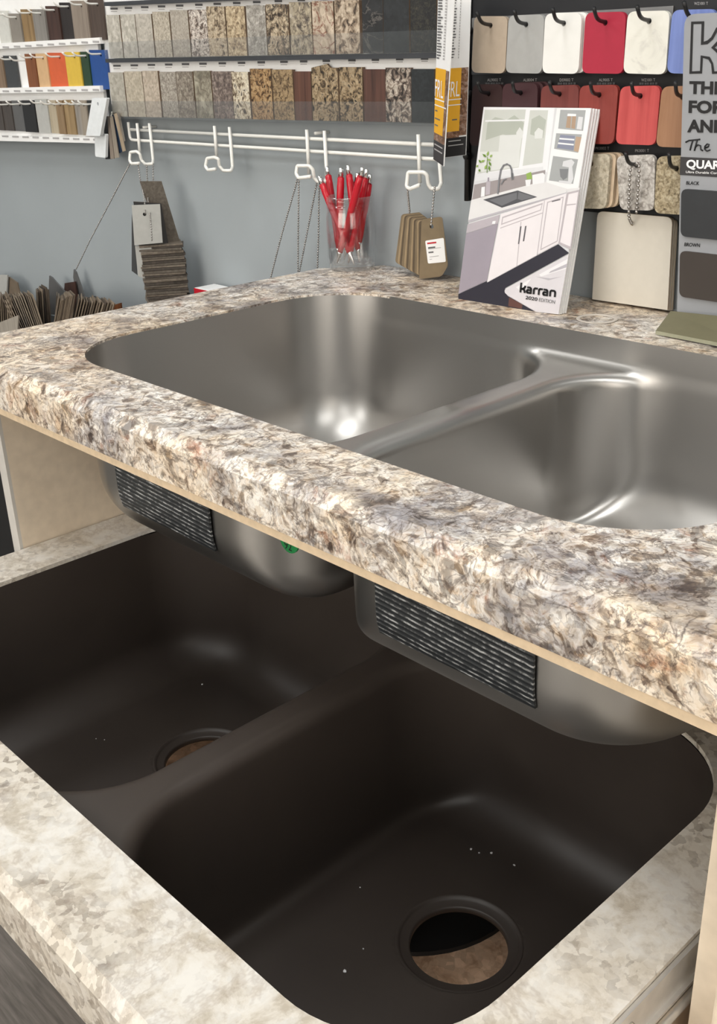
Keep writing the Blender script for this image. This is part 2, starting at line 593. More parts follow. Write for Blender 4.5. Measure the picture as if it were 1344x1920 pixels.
for i, (x, y) in enumerate(LAMPS):
    side = ['left', 'middle', 'right'][i % 3]
    row = 'over the sink counter' if i < 3 else 'nearer the shop window'
    t = empty('ceiling_light', (x, y, H), 'white flush ceiling light, %s one of the row %s' % (side, row), 'ceiling light', 'ceiling lights')
    B().box(x - .32, x - .29, y - .62, y + .62, H - .03, H - .002, M['white']).box(x + .29, x + .32, y - .62, y + .62, H - .03, H - .002, M['white']) \
       .box(x - .29, x + .29, y - .62, y - .59, H - .03, H - .002, M['white']).box(x - .29, x + .29, y + .59, y + .62, H - .03, H - .002, M['white']).build('frame', t)
    B().box(x - .29, x + .29, y - .59, y + .59, H - .022, H - .004, M['diffuser']).build('diffuser', t)


# ------------------------------------------------------------------ rounded plan loops
def rr_loop(ax, bx, ay, by, r, z, seg=14):
    pts = []
    for cx, cy, a0 in ((bx - r, by - r, 0), (ax + r, by - r, 90), (ax + r, ay + r, 180), (bx - r, ay + r, 270)):
        for k in range(seg + 1):
            a = math.radians(a0 + 90 * k / seg)
            pts.append(Vector((cx + r * math.cos(a), cy + r * math.sin(a), z)))
    return pts


def top_slab(outline, inner, zs, hole, hole_z, m, name, parent):
    """laminate sheet: inner = top outline, outline = the wider outline below the bevel; zs = top, bevel, bottom heights"""
    b = B()
    top = [Vector((x, y, zs[0])) for x, y in inner]
    b.poly(top, m, [hole])
    r1 = [Vector((x, y, zs[1])) for x, y in outline]; r2 = [Vector((x, y, zs[2])) for x, y in outline]
    n = len(top)
    rings = [top, r1, r2]
    vs = [p for r in rings for p in r]
    fs = []
    for j in range(len(rings) - 1):
        for i in range(n):
            a = j * n + i; c = j * n + (i + 1) % n
            fs.append((a, a + n, c + n, c))
    b.add(vs, fs, m)
    k = len(hole)
    hv = list(hole) + [Vector((p.x, p.y, hole_z)) for p in hole]
    b.add(hv, [(i, (i + 1) % k, k + (i + 1) % k, k + i) for i in range(k)], m)
    # underside
    b.poly([Vector((p.x, p.y, zs[2])) for p in reversed(r2)], m, [[Vector((p.x, p.y, zs[2])) for p in hole]])
    return b.build(name, parent)


# ------------------------------------------------------------------ sinks as signed-distance surfaces
def sd_rr(x, y, ax, bx, ay, by, r):
    cx, cy = (ax + bx) / 2, (ay + by) / 2
    qx = np.abs(x - cx) - ((bx - ax) / 2 - r); qy = np.abs(y - cy) - ((by - ay) / 2 - r)
    return np.hypot(np.maximum(qx, 0), np.maximum(qy, 0)) + np.minimum(np.maximum(qx, qy), 0) - r


def smin(a, b, k):
    h = np.maximum(k - np.abs(a - b), 0) / k
    return np.minimum(a, b) - h * h * k * 0.25


def rint(a, b, r):
    return np.hypot(np.maximum(a + r, 0), np.maximum(b + r, 0)) + np.minimum(np.maximum(a, b), -r) if r <= 0 else \
        np.minimum(np.maximum(a + r, b + r), 0) + np.hypot(np.maximum(a + r, 0), np.maximum(b + r, 0)) - r


def sink_sdf(P, S):
    x, y, z = P
    dr = S['draft'] * (S['top'] - z)
    o = rint(sd_rr(x, y, *S['outer'], S['r']) + dr, S['bottom'] - z, S['rb'])
    f = S['saddle'] - z
    ax, bx, ay, by = S['outer']
    e = .03                                   # bowls overrun the outer wall, so only the divider and its fillets come from them
    (la, lb), (ra, rb_) = S['bowls']
    for p, q in ((la - e, lb), (ra, rb_ + e)):
        w = sd_rr(x, y, p, q, ay - .004, by + .004, S['r']) + dr
        f = smin(f, rint(w, S['bottom'] - .03 - z, S['rb']), S['k'])
    d = -smin(-o, -f, S['k2'])
    for (cx, cy, r, zb, k) in S['drains']:
        c = np.maximum(np.hypot(x - cx, y - cy) - r, zb - z)
        c = np.maximum(c, z - S['bottom'] - .03)
        d = smin(d, c, k)
    return d


def nets(fn, lo, hi, h):
    n = [int(round((hi[i] - lo[i]) / h)) + 1 for i in range(3)]
    ax = [lo[i] + h * np.arange(n[i]) for i in range(3)]
    G = np.meshgrid(*ax, indexing='ij')
    F = fn(G)
    s = F < 0
    nc = [k - 1 for k in n]
    acc = np.zeros(nc + [3]); cnt = np.zeros(nc)
    corners = [(i, j, k) for i in (0, 1) for j in (0, 1) for k in (0, 1)]

    def sub(A, c):
        return A[c[0]:c[0] + nc[0], c[1]:c[1] + nc[1], c[2]:c[2] + nc[2]]
    for c in corners:
        for d in range(3):
            if c[d] == 0:
                e = list(c); e[d] = 1
                fa, fb = sub(F, c), sub(F, e)
                cr = (fa < 0) != (fb < 0)
                t = np.where(cr, fa / np.where(cr, fa - fb, 1), 0)
                for q in range(3):
                    acc[..., q] += np.where(cr, c[q] + (t if q == d else 0), 0)
                cnt += cr
    act = cnt > 0
    idx = -np.ones(nc, int)
    idx[act] = np.arange(act.sum())
    I = np.argwhere(act)
    V = (I + acc[act] / cnt[act][:, None]) * h + np.array(lo)
    faces = []
    for d in range(3):
        a, b = (d + 1) % 3, (d + 2) % 3
        sl0 = [slice(None)] * 3; sl1 = [slice(None)] * 3
        sl0[d] = slice(0, -1); sl1[d] = slice(1, None)
        s0, s1 = s[tuple(sl0)], s[tuple(sl1)]
        E = np.argwhere(s0 != s1)
        flag = s0[tuple(E.T)]
        ok = (E[:, a] > 0) & (E[:, b] > 0) & (E[:, a] < nc[a]) & (E[:, b] < nc[b])
        E = E[ok]; flag = flag[ok]
        q = []
        for da, db in ((0, 0), (-1, 0), (-1, -1), (0, -1)):
            c = E.copy(); c[:, a] += da; c[:, b] += db
            q.append(idx[tuple(c.T)])
        q = np.stack(q, 1)
        q[~flag] = q[~flag][:, ::-1]
        faces.append(q)
    return V, np.concatenate(faces)


def grad(fn, V, e=2e-4):
    g = np.zeros_like(V)
    for i in range(3):
        d = np.zeros(3); d[i] = e
        g[:, i] = (fn((V + d).T) - fn((V - d).T)) / (2 * e)
    return g


def sdf_mesh(name, fn, lo, hi, h, mat, parent, flip, steps=4):
    V, F = nets(fn, lo, hi, h)
    ztop = V[:, 2].max()
    edge = V[:, 2] > ztop - h * 0.9
    for _ in range(steps):
        g = grad(fn, V)
        gg = (g * g).sum(1)
        g[:, 2] = np.where(edge, 0, g[:, 2])
        V = V - g * (fn(V.T) / np.maximum(gg, 1e-9))[:, None] * 0.9
    N = grad(fn, V)
    N /= np.linalg.norm(N, axis=1)[:, None]
    N = -N if not flip else N
    # orient faces to the normals
    fn_ = np.cross(V[F[:, 1]] - V[F[:, 0]], V[F[:, 2]] - V[F[:, 0]])
    bad = (fn_ * N[F[:, 0]]).sum(1) < 0
    F[bad] = F[bad][:, ::-1]
    me = bpy.data.meshes.new(name)
    org = origin_of(parent) if parent else Vector((0, 0, 0))
    me.from_pydata((V - np.array(org)).tolist(), [], F.tolist())
    me.materials.append(mat)
    me.polygons.foreach_set('use_smooth', [True] * len(me.polygons))
    me.update()
    me.normals_split_custom_set_from_vertices(N.tolist())
    o = bpy.data.objects.new(name, me)
    COL.objects.link(o)
    if parent: o.parent = parent
    return o


# ------------------------------------------------------------------ base cabinet
ZT = 0.914
cab = empty('base_cabinet', (-0.66, .78, 0), 'cream base cabinet carrying the brown granite countertop and the pull-out', 'cabinet')
CL, CR, CF = -1.1245, -0.222, 0.484
B().box(CL - .018, CL, CF + .004, WALL - .004, .002, .861, M['panel']).build('side_panel', cab)
e = B().box(CL - .018, CL, CF, CF + .004, .002, .861, M['panel_edge']).build('edge_band', cab)
B().box(CR, CR + .018, CF, WALL - .004, .002, .861, M['panel']).build('side_panel', cab)
B().box(CL, CR, WALL - .012, WALL - .004, .002, .861, M['panel']).build('back_panel', cab)
B().box(CL, CR, CF + .01, WALL - .012, .085, .103, M['panel']).build('bottom_panel', cab)
B().box(CL, CR, CF + .05, CF + .06, .002, .085, M['panel']).build('toe_kick', cab)
# second carcass to the right with a door
B().box(CR + .018, .62, WALL - .012, WALL - .004, .002, .861, M['panel']).build('back_panel', cab)
B().box(.602, .62, CF, WALL - .012, .002, .861, M['panel']).build('side_panel', cab)
B().box(CR + .022, .60, CF - .018, CF - .001, .09, .845, M['panel'], .002).build('door', cab)

# ------------------------------------------------------------------ upper countertop
ct = empty('countertop', (-.3, .76, .862), 'brown and cream granite-look countertop around the stainless sink', 'countertop')
FY = 0.442
LX = -1.165
out_ = [(LX, FY), (.66, FY), (.66, WALL - .003), (-1.098, WALL - .003), (-1.11, 1.070), (LX, 1.018)]
in_ = [(LX + .008, FY + .010), (.652, FY + .010), (.652, WALL - .003), (-1.098, WALL - .003), (-1.107, 1.068), (LX + .008, 1.013)]
S1 = (-1.040, -0.286, .519, .940)
hole1 = rr_loop(*S1, .100, ZT)
top_slab(out_, in_, (ZT, .905, .8715), hole1, .9112, M['counter'], 'laminate', ct)
# substrate build-up strips under the laminate (open in the middle, where the sink hangs)
sb = B()
sb.box(LX + .004, .656, FY + .003, FY + .06, .8625, .8712, M['core_strip'])
sb.box(LX + .004, -1.06, FY + .06, 1.01, .8625, .8712, M['core_strip'])
sb.box(-.19, .656, FY + .06, WALL - .004, .8625, .8712, M['core_strip'])
sb.build('substrate_strip', ct)

# ------------------------------------------------------------------ stainless sink
sk = empty('stainless_sink', (-.646, .73, .72), 'brushed stainless double-bowl sink set in the brown granite countertop', 'sink')
ST = dict(top=.914, saddle=.882, outer=S1, r=.100, draft=.02, bowls=[(-1.040, -.664), (-.622, -.286)], bottom=.719, rb=.065, k=.016, k2=.010, drains=[])
fn1 = lambda P: sink_sdf(P, ST)
sdf_mesh('bowl_liner', fn1, (-1.06, .50, .7107), (-.232, .962, .7107 + .0055 * 37), .0055, M['steel'], sk, False)
fn1o = lambda P: sink_sdf(P, ST) - .004
outer_shell = sdf_mesh('outer_shell', fn1o, (-1.06, .50, .708), (-.232, .962, .708 + .0055 * 36), .0055, M['steel'], sk, True)
for cx in (-.852, -.454):
    d = B()
    d.lathe([(.0, .0035), (.012, .0035), (.03, .0015), (.043, .0025), (.055, .004), (.057, .0025), (.057, .0005)], (cx, .73, .719), (0, 0, 1), M['chrome'], 32, False)
    d.build('drain_flange', sk)


def pad(px, ymin):
    # sheet of sound pad on the bowl's front wall
    q = [iy(u, v, ymin) for u, v in px]
    b = B()
    b.prism([q[0], q[3], q[2], q[1]], (0, .003, 0), M['pad'])
    return b.build('sound_pad', sk, 'dark ribbed sound pad')


def front_wall(z):
    return .519 + .02 * (.912 - z) - .004


def pad_at(xa, xb, za, zb):
    b = B()
    n = 10
    vs = []; fs = []
    for j, z in enumerate(np.linspace(za, zb, n)):
        t_f = max(0, .784 - z)
        yy = front_wall(z) + .069 - math.sqrt(.069 ** 2 - t_f ** 2)
        for x in (xa, xb):
            vs.append((x, yy - .0026, z))
    for j in range(n - 1):
        fs.append((2 * j, 2 * j + 1, 2 * j + 3, 2 * j + 2))
    k = len(vs)
    vs += [(x, y + .0022, z) for x, y, z in vs]
    fs2 = [tuple(reversed([k + a for a in f])) for f in fs]
    rim = [(0, 1, k + 1, k), (k - 2, k - 1, 2 * k - 1, 2 * k - 2)]
    for j in range(n - 1):
        rim += [(2 * j, 2 * j + 2, k + 2 * j + 2, k + 2 * j), (2 * j + 1, 2 * j + 3, k + 2 * j + 3, k + 2 * j + 1)]
    b.add(vs, fs + fs2 + rim, M['pad'])
    return b.build('sound_pad', sk, 'dark ribbed sound pad')


pad_at(-.926, -.762, .763, .8605)
pad_at(-.538, -.380, .763, .8605)
b = B()
c = iy(541, 1012, .5145)
ux = Vector((1, 0, 0)); uz = Vector((0, .02, 1)).normalized()
b.prism(circle(c, ux, uz, .0125, 24), (0, .002, 0), M['green_dot'])
g = b.build('sticker', sk, 'round green sticker')
b = B()
put_text(b, '92', c + Vector((-.006, 0, -.010)), c + Vector((.004, 0, -.010)), c + Vector((-.006, 0, -.002)), M['ink'])
b.build('lettering', g)

# ------------------------------------------------------------------ pull-out with the lower sink
ZL = 0.66
po = empty('pull_out_shelf', (-.68, .62, .45), 'pulled-out shelf topped with pale stone laminate holding the brown sink', 'shelf')
S2 = (-1.058, -.295, .285, .708)
PX0, PX1 = -1.1225, -.2365
out2 = [(PX0, .205), (PX1, .205), (PX1, .80), (PX0, .80)]
in2 = [(PX0, .214), (PX1, .214), (PX1, .80), (PX0, .80)]
hole2 = rr_loop(*S2, .095, ZL)
top_slab(out2, in2, (ZL, .651, .608), hole2, .655, M['pale'], 'laminate', po)
B().box(PX0 + .004, PX0 + .02, .225, .80, .36, .607, M['mdf']).build('side_board', po)
B().box(PX1 - .016, PX1, .225, .80, .36, .607, M['mdf']).build('side_board', po)
B().box(PX0 + .02, PX1 - .016, .785, .80, .36, .607, M['mdf']).build('back_board', po)
B().box(PX0 + .02, PX1 - .016, .230, .242, .575, .607, M['mdf']).build('front_board', po)
B().box(PX0 + .02, PX1 - .016, .31, .785, .362, .37, M['brown_stone']).build('bottom_board', po)
sl = B()
sl.box(PX1 + .0004, PX1 + .0035, .22, .80, .627, .6562, M['zinc'])
sl.box(PX1 + .0035, PX1 + .0065, .22, .80, .627, .6295, M['zinc'])
r_ = sl.build('slide_rail', po, 'zinc-plated drawer slide rail')
for yy in (.428, .30, .60):
    B().lathe([(.0048, 0), (.0048, .001), (.0034, .0024), (0.0005, .003)], (PX1 + .0036, yy, .6435), (1, 0, 0), M['chrome'], 14).build('screw', r_)
B().box(PX1 + .0004, PX1 + .0025, .222, .80, .609, .6262, M['panel']).build('side_trim', po)
B().tube([(PX1 + .006, .22, .6165), (PX1 + .006, .80, .6165)], .0032, M['zinc'], 10).build('slide_rail', po, 'lower rounded drawer slide rail')

bs = empty('composite_sink', (-.68, .5, .455), 'dark brown composite double-bowl sink set in the pull-out shelf', 'sink')
BB = .462
ST2 = dict(top=.655, saddle=.641, outer=S2, r=.095, draft=.035, bowls=[(-1.058, -.668), (-.626, -.295)], bottom=BB, rb=.05, k=.014, k2=.010,
           drains=[(-.469, .541, .0545, BB - .1, .003), (-.858, .541, .0545, BB - .1, .003)])
fn2 = lambda P: sink_sdf(P, ST2)
sdf_mesh('bowl_liner', fn2, (-1.078, .267, BB - .016), (-.275, .727, BB - .016 + .005 * 42), .005, M['brown'], bs, False)

for cx_, cy_ in ((-.469, .541), (-.858, .541)):
    B().lathe([(.0575, .0004), (.0555, .0008), (.0540, -.0015), (.0525, -.0028), (.0460, -.0034), (.0448, -.0040), (.0442, -.0055), (.0442, -.0095), (.0560, -.0095), (.0560, -.002)], (cx_, cy_, BB), (0, 0, 1), M['brown'], 56, False).build('drain_opening', bs)

# added dark disc standing in for the shade under the right drain hole
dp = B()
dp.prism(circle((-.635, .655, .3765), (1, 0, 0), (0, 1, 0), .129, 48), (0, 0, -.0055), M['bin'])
dp.build('shade_disc', po, 'added dark disc standing in for shade under the drain hole')

# crumbs of debris on the sink floor and ledges
CR_PX = [(646, 1821, .0022), (883, 1592, .0016), (898, 1599, .0011), (921, 1599, .0016), (964, 1622, .0015), (681, 1779, .0011), (675, 1664, .001), (379, 1283, .0014), (180, 1385, .0009), (196, 1387, .0009)]
for i, (u, v, r) in enumerate(CR_PX):
    p = iz(u, v, BB + r * .5)
    b = B()
    vs = []
    for k in range(12):
        pass
    bm = bmesh.new(); bmesh.ops.create_icosphere(bm, subdivisions=1, radius=r)
    for w_ in bm.verts:
        w_.co = p + Vector((w_.co.x * random.uniform(.6, 1.2), w_.co.y * random.uniform(.5, 1.1), w_.co.z * .6))
    bm.verts.index_update()
    b.add([w_.co.copy() for w_ in bm.verts], [[q.index for q in f.verts] for f in bm.faces], M['paper'])
    bm.free()
    b.build('crumb', None, 'tiny white crumb lying on the floor of the dark brown sink', 'crumb', 'crumbs in the brown sink')

# ------------------------------------------------------------------ low black cabinet behind the left end
lb = empty('low_cabinet', (-1.9, .85, 0), 'low black cabinet against the grey wall, left of the granite counter', 'cabinet')
B().box(-2.9, -1.185, .62, WALL - .004, .06, .670, M['bin']).build('body', lb)
B().box(-2.9, -1.18, .61, WALL - .004, .670, .690, M['bin'], .003).build('top', lb)
B().box(-2.85, -1.24, .66, WALL - .02, .001, .06, M['bin']).build('plinth', lb)
BT = .690
#PART2

# ------------------------------------------------------------------ chip materials
LM = {}


def stone(key, cols, scale=70, veins=None, dist=1.5, rough=.45):
    def ds(c):
        g = sum(c) / 3
        return tuple(g + (x - g) * .74 for x in c)
    cols = [ds(c) for c in cols]
    LM[key] = granite(key + '_laminate', [rgb(*c) for c in cols], scale, rough, (1, 1, 1), rgb(*veins) if veins else None, dist)


def woodm(key, a, b, scale=40):
    LM[key] = wood(key + '_wood_laminate', rgb(*a), rgb(*b), scale)


def plain(key, c, var=.02):
    LM[key] = flat(key + '_laminate', rgb(*c), .45, var=var, scale=120)


def slab(name, quad, th, m, core=None, r=0.0, hole=None, hr=.003, parent=None, label=None, cat=None, group=None, n=None):
    """chip of real thickness from the corners TL TR BR BL of its front face; n = direction away from the viewer"""
    q = [Vector(p) for p in quad]
    if n is None:
        n = (q[1] - q[0]).cross(q[3] - q[0])
    n = Vector(n).normalized()
    pts = rounded(q, r) if r else q
    pts = list(reversed(pts))
    holes = []
    if hole is not None:
        u = (q[1] - q[0]).normalized(); w_ = n.cross(u)
        holes = [circle(hole, u, w_, hr, 12)]
    b = B()
    b.prism(pts, n * th, m, core or M['brown_core'], holes)
    return b.build(name, parent, label, cat, group)


def lerp(a, b, t):
    return a + (b - a) * t


ORD = ['first', 'second', 'third', 'fourth', 'fifth', 'sixth', 'seventh', 'eighth', 'ninth', 'tenth', 'eleventh', 'twelfth', 'thirteenth', 'fourteenth', 'fifteenth', 'sixteenth']

# ------------------------------------------------------------------ middle rack of granite-look chips
YB, YF = 1.060, 1.051
rk = empty('chip_rack', iy(500, 120, WALL - .004), 'wall rack with white label strips holding rows of granite-look chips above the wire rail', 'display rack')
# back board from just above the lowest chip edges upwards
q = [iy(194, -60, YB), iy(823, -60, YB), iy(823, 205, YB), iy(204, 195, YB)]
q[0].z = q[1].z = 1.33
q[3].x = q[0].x = iy(200, 120, YB).x
q[1].x = q[2].x = iy(823, 100, YB).x
slab('back_board', q, .006, M['white'], M['white'], parent=rk)


def wline(xa, ya, xb, yb, Y):
    a, c = iy(xa, ya, Y), iy(xb, yb, Y)

    def zz(x):
        return a.z + (c.z - a.z) * (x - a.x) / (c.x - a.x)
    return a, c, zz


def ledge(name, xa, ya, xb, yb, dz, mat, yf=1.0485):
    a, c, zz = wline(xa, ya, xb, yb, yf)
    b = B()
    vs = [a, c, c + Vector((0, YB - yf, 0)), a + Vector((0, YB - yf, 0))]
    b.prism([vs[0], vs[1], vs[2], vs[3]][::-1], (0, 0, -dz), mat)
    return b.build(name, rk)


ledge('shelf', 197, 110.5, 818, 99, .006, M['charcoal'])
ledge('shelf', 195, 4, 818, -26, .006, M['charcoal'])
ledge('shelf', 204, 219, 814, 232, .003, M['acrylic'])


def lip(xa, ya, xb, yb, h):
    a, c, zz = wline(xa, ya, xb, yb, 1.0465)
    b = B()
    up = Vector((0, 0, h))
    b.prism([a, c, c + up, a + up], (0, .0012, 0), M['acrylic'])
    return b.build('clear_lip', rk, 'clear plastic lip along the shelf front')


lip(197, 110.5, 818, 99, .026)
lip(204, 219, 814, 232, .026)

stone('cream_stone', [(176, 170, 156), (196, 190, 176), (208, 202, 190)], 40)
stone('pale_beige_stone', [(170, 160, 142), (192, 182, 164), (206, 196, 180)], 60)
stone('plain_putty', [(186, 178, 164), (192, 184, 170)], 60)
stone('speckled_beige', [(150, 138, 118), (186, 174, 154), (206, 196, 176)], 120)
stone('sandy_grey', [(164, 154, 140), (186, 176, 160)], 90)
stone('white_brown_granite', [(60, 46, 40), (120, 98, 84), (206, 192, 178), (232, 222, 210), (110, 90, 76)], 65, (44, 34, 32))
stone('tan_granite', [(74, 58, 44), (132, 110, 84), (186, 164, 130), (206, 188, 158), (120, 98, 74)], 75)
stone('honey_granite', [(96, 76, 54), (160, 134, 98), (204, 180, 140), (214, 196, 160)], 70)
stone('grey_stone', [(120, 116, 106), (158, 152, 142), (180, 174, 164), (196, 190, 180)], 50, (110, 104, 96))
stone('dark_tan_granite', [(26, 20, 18), (84, 66, 50), (170, 146, 114), (206, 186, 152), (60, 46, 38)], 50, (24, 20, 18))
stone('gold_grey_granite', [(70, 62, 56), (146, 132, 112), (190, 174, 142), (176, 164, 150)], 40, (66, 54, 48))
stone('red_vein_granite', [(104, 84, 70), (176, 152, 126), (208, 188, 162), (190, 168, 140)], 30, (116, 58, 40))
stone('flecked_tan_granite', [(52, 42, 36), (140, 116, 92), (196, 174, 146), (208, 190, 166)], 60)
stone('veined_black', [(36, 37, 39), (46, 47, 49), (40, 41, 43)], 20, (96, 92, 88))
stone('slate_charcoal', [(40, 43, 46), (50, 53, 56)], 40)
stone('speckled_black', [(28, 28, 30), (40, 40, 40), (72, 68, 54)], 140)
stone('greige_stone', [(168, 162, 146), (188, 182, 168)], 40)
stone('warm_beige', [(180, 166, 142), (196, 184, 162)], 60)
stone('peach_beige', [(182, 164, 142), (196, 180, 160)], 60)
stone('pebbled_grey', [(120, 110, 98), (164, 154, 140), (188, 180, 166)], 120)
stone('grey_brown_granite', [(96, 84, 74), (144, 132, 116), (176, 166, 148)], 70, (90, 76, 66))
stone('swirled_greige', [(110, 102, 86), (152, 144, 122), (182, 174, 152)], 35, (96, 86, 74))
stone('mauve_brown_granite', [(70, 56, 52), (118, 100, 92), (164, 146, 132)], 80)
stone('cream_blotched_granite', [(60, 48, 38), (126, 104, 80), (206, 190, 158), (226, 214, 188), (70, 58, 50)], 50)
stone('amber_granite', [(28, 20, 14), (104, 70, 36), (172, 128, 74), (196, 160, 108), (46, 32, 22)], 75)
stone('golden_brown_granite', [(50, 38, 26), (120, 92, 58), (174, 144, 98), (150, 122, 84)], 80)
stone('golden_black_granite', [(20, 17, 14), (84, 66, 44), (160, 132, 92), (182, 158, 120), (34, 27, 22)], 65)
stone('black_cream_granite', [(20, 18, 18), (66, 54, 48), (140, 120, 104), (206, 194, 176), (34, 30, 28)], 55)
stone('black_slate', [(38, 43, 46), (44, 49, 52)], 60)
woodm('red_brown', (66, 42, 34), (104, 70, 56))
woodm('cherry', (58, 38, 32), (92, 62, 52))

ROWA = [(197, 222, 28, 'cream_stone', 'pale cream stone-look chip'), (223, 250, 27, 'cream_stone', 'cream stone-look chip with dark right edge'),
        (252, 282, 26, 'plain_putty', 'plain putty-beige chip'), (283, 314, 22, 'speckled_beige', 'speckled beige chip'),
        (316, 349, 19, 'sandy_grey', 'sandy grey-beige chip'), (352, 385, 18, 'white_brown_granite', 'bold white and brown granite-look chip'),
        (386, 420, 12, 'tan_granite', 'taller tan granite-look chip'), (422, 457, 11.5, 'honey_granite', 'honey-brown granite-look chip'),
        (459, 495, 10, 'grey_stone', 'pale grey stone-look chip'), (497, 538, 8, 'dark_tan_granite', 'dark tan and black granite-look chip'),
        (540, 581, 4, 'gold_grey_granite', 'grey and gold granite-look chip'), (583, 623, 2, 'red_vein_granite', 'tan granite-look chip with a rusty red vein'),
        (625, 671, 0, 'flecked_tan_granite', 'flecked tan granite-look chip'), (677, 716, -4, 'veined_black', 'black stone-look chip with a pale vein'),
        (717.5, 766, -6, 'slate_charcoal', 'plain charcoal slate-look chip'), (767.5, 817, -8, 'speckled_black', 'black chip with fine gold specks')]
ROWB = [(201, 229, 136, 'greige_stone', 'light greige stone-look chip'), (231, 264, 134, 'warm_beige', 'warm beige chip'),
        (265, 294, 133, 'peach_beige', 'peach-beige chip'), (297, 327, 135, 'pebbled_grey', 'pebbled grey-beige chip'),
        (328, 359, 134, 'grey_brown_granite', 'grey-brown granite-look chip'), (360.5, 392, 133, 'swirled_greige', 'swirled greige granite-look chip'),
        (394, 431, 134, 'mauve_brown_granite', 'mauve-brown granite-look chip'), (433, 464, 135, 'cream_blotched_granite', 'cream granite-look chip with dark blotches'),
        (466, 505, 129, 'amber_granite', 'amber and black granite-look chip'), (509, 547, 130.5, 'golden_brown_granite', 'golden-brown granite-look chip'),
        (549, 581, 134, 'red_brown', 'reddish-brown wood-grain chip'), (583, 632, 127, 'golden_black_granite', 'gold-black granite-look chip with cocked top corner'),
        (634, 677, 126, 'golden_black_granite', 'gold-black granite-look chip beside the dark cherry one'), (679, 720, 130, 'cherry', 'dark cherry wood-grain chip'),
        (721, 769, 127, 'black_cream_granite', 'black and cream granite-look chip'), (770.5, 813, 129.5, 'black_slate', 'plain blue-black slate-look chip')]
for row, base, rn in ((ROWA, (197, 110.5, 818, 99), 'upper'), (ROWB, (204, 219, 814, 232), 'lower')):
    a, c, zz = wline(*base, YF)
    for i, (u0, u1, v, mk, desc) in enumerate(row):
        p0, p1 = iy(u0, v, YF), iy(u1, v, YF)
        dx = random.uniform(-.0008, .0008)
        qd = [p0, p1, Vector((p1.x + dx, YF, zz(p1.x) + .0008)), Vector((p0.x + dx, YF, zz(p0.x) + .0008))]
        if 'cocked' in desc:
            s_ = slab('laminate_chip', qd[:2] + qd[2:], .004, LM[mk])
            bpy.data.objects.remove(s_)
            e1 = iy(612, 120, YF); e2 = iy(618, 127, YF)
            b = B()
            b.prism(list(reversed([p0, e1, e2, p1, qd[2], qd[3]])), (0, .004, 0), LM[mk], M['brown_core'])
            o = b.build('laminate_chip', None)
        else:
            o = slab('laminate_chip', qd, .004 if i % 3 else .006, LM[mk])
        o.location.y += random.uniform(0, .002)
        props(o, '%s, %s from left, middle rack %s row' % (desc, ORD[i], rn), 'sample chip', 'chips in the %s row of the middle rack' % rn)
    # printed tags on the white strip above the chips
    for i, (u0, u1, v, mk, desc) in enumerate(row):
        b = B()
        um = (u0 + u1) / 2 + 4
        for (du, v0, v1, mt) in ((7, 0, 4.2, 'grey_ink'), (6, 6.5, 8, 'pale_ink')):
            vt = (base[1] - (12 if rn == 'lower' else -1)) if False else None
            # strip follows the ledge above it
            f_ = (um - 200) / 615.0
            v_top = (lerp(122, 107, f_) if rn == 'lower' else lerp(15, -14, f_)) + v0
            A_, C_ = iy(um - du, v_top, YB - .0006), iy(um + du, v_top, YB - .0006)
            h_ = (v1 - v0) / 1400.0
            b.add([A_, C_, C_ - Vector((0, 0, h_)), A_ - Vector((0, 0, h_))], [(3, 2, 1, 0)], M[mt])
        b.build('printed_tag', rk)

# ------------------------------------------------------------------ left rack of hanging chips
lr = empty('hanging_chip_rack', iy(100, 180, WALL - .004), 'white board at the far left with three rows of hooked wood and colour chips', 'display rack')
YH = 1.052
a0 = iy(185, 269, YB)
qb = [Vector((-2.42, YB, 1.33)), Vector((-1.772, YB, 1.33)), Vector((-1.772, YB, a0.z)), Vector((-2.42, YB, iy(0, 261, YB).z - .002))]
slab('back_board', qb, .006, M['white'], M['white'], parent=lr)
b = B()
for (ya, yb_) in ((93, 82), (174, 172), (261, 268.5)):
    A_, C_ = iy(-60, ya + 2, YB - .0103), iy(188 if ya < 200 else 182, yb_, YB - .0103)
    b.prism([A_, C_, C_ + Vector((0, 0, .010)), A_ + Vector((0, 0, .010))], (0, .0101, 0), M['white'])
b.build('label_ledge', lr)
for (ya, yb_, n_) in ((86, 74, 9), (168, 165, 9), (252, 259, 10)):
    for k in range(n_):
        f_ = (k + .5) / n_
        u = 190 * f_; v = lerp(ya, yb_, f_) + 1.5
        A_, C_ = iy(u - 6, v, YB - .0108), iy(u + 6, v + .3, YB - .0108)
        h_ = .0032
        b = B()
        b.add([A_, C_, C_ - Vector((0, 0, h_)), A_ - Vector((0, 0, h_))], [(3, 2, 1, 0)], M['pale_ink'])
        b.build('printed_tag', lr)

plain('chalk_white', (206, 206, 200)); plain('stone_grey', (134, 128, 120)); plain('dove_grey', (136, 134, 132))
woodm('tan_oak', (120, 96, 64), (150, 124, 86)); woodm('grey_oak', (116, 112, 108), (142, 138, 132)); woodm('mahogany', (52, 34, 30), (74, 50, 42))
woodm('black_brown', (34, 28, 28), (48, 42, 40)); woodm('driftwood', (122, 110, 100), (146, 134, 122)); woodm('espresso', (66, 54, 48), (86, 72, 64))
woodm('walnut', (110, 92, 74), (136, 116, 96)); plain('graphite', (62, 64, 66)); woodm('rosewood', (110, 64, 36), (136, 84, 50))
woodm('silver_birch', (150, 142, 132), (176, 168, 156))
plain('peach', (206, 170, 128)); plain('orange', (206, 94, 54)); plain('yellow', (214, 180, 68)); plain('forest_green', (38, 64, 44)); plain('royal_blue', (34, 74, 140))
woodm('umber', (62, 56, 54), (80, 74, 70)); plain('steel_grey', (92, 92, 92)); plain('jet', (32, 31, 32)); plain('mist', (178, 178, 174))
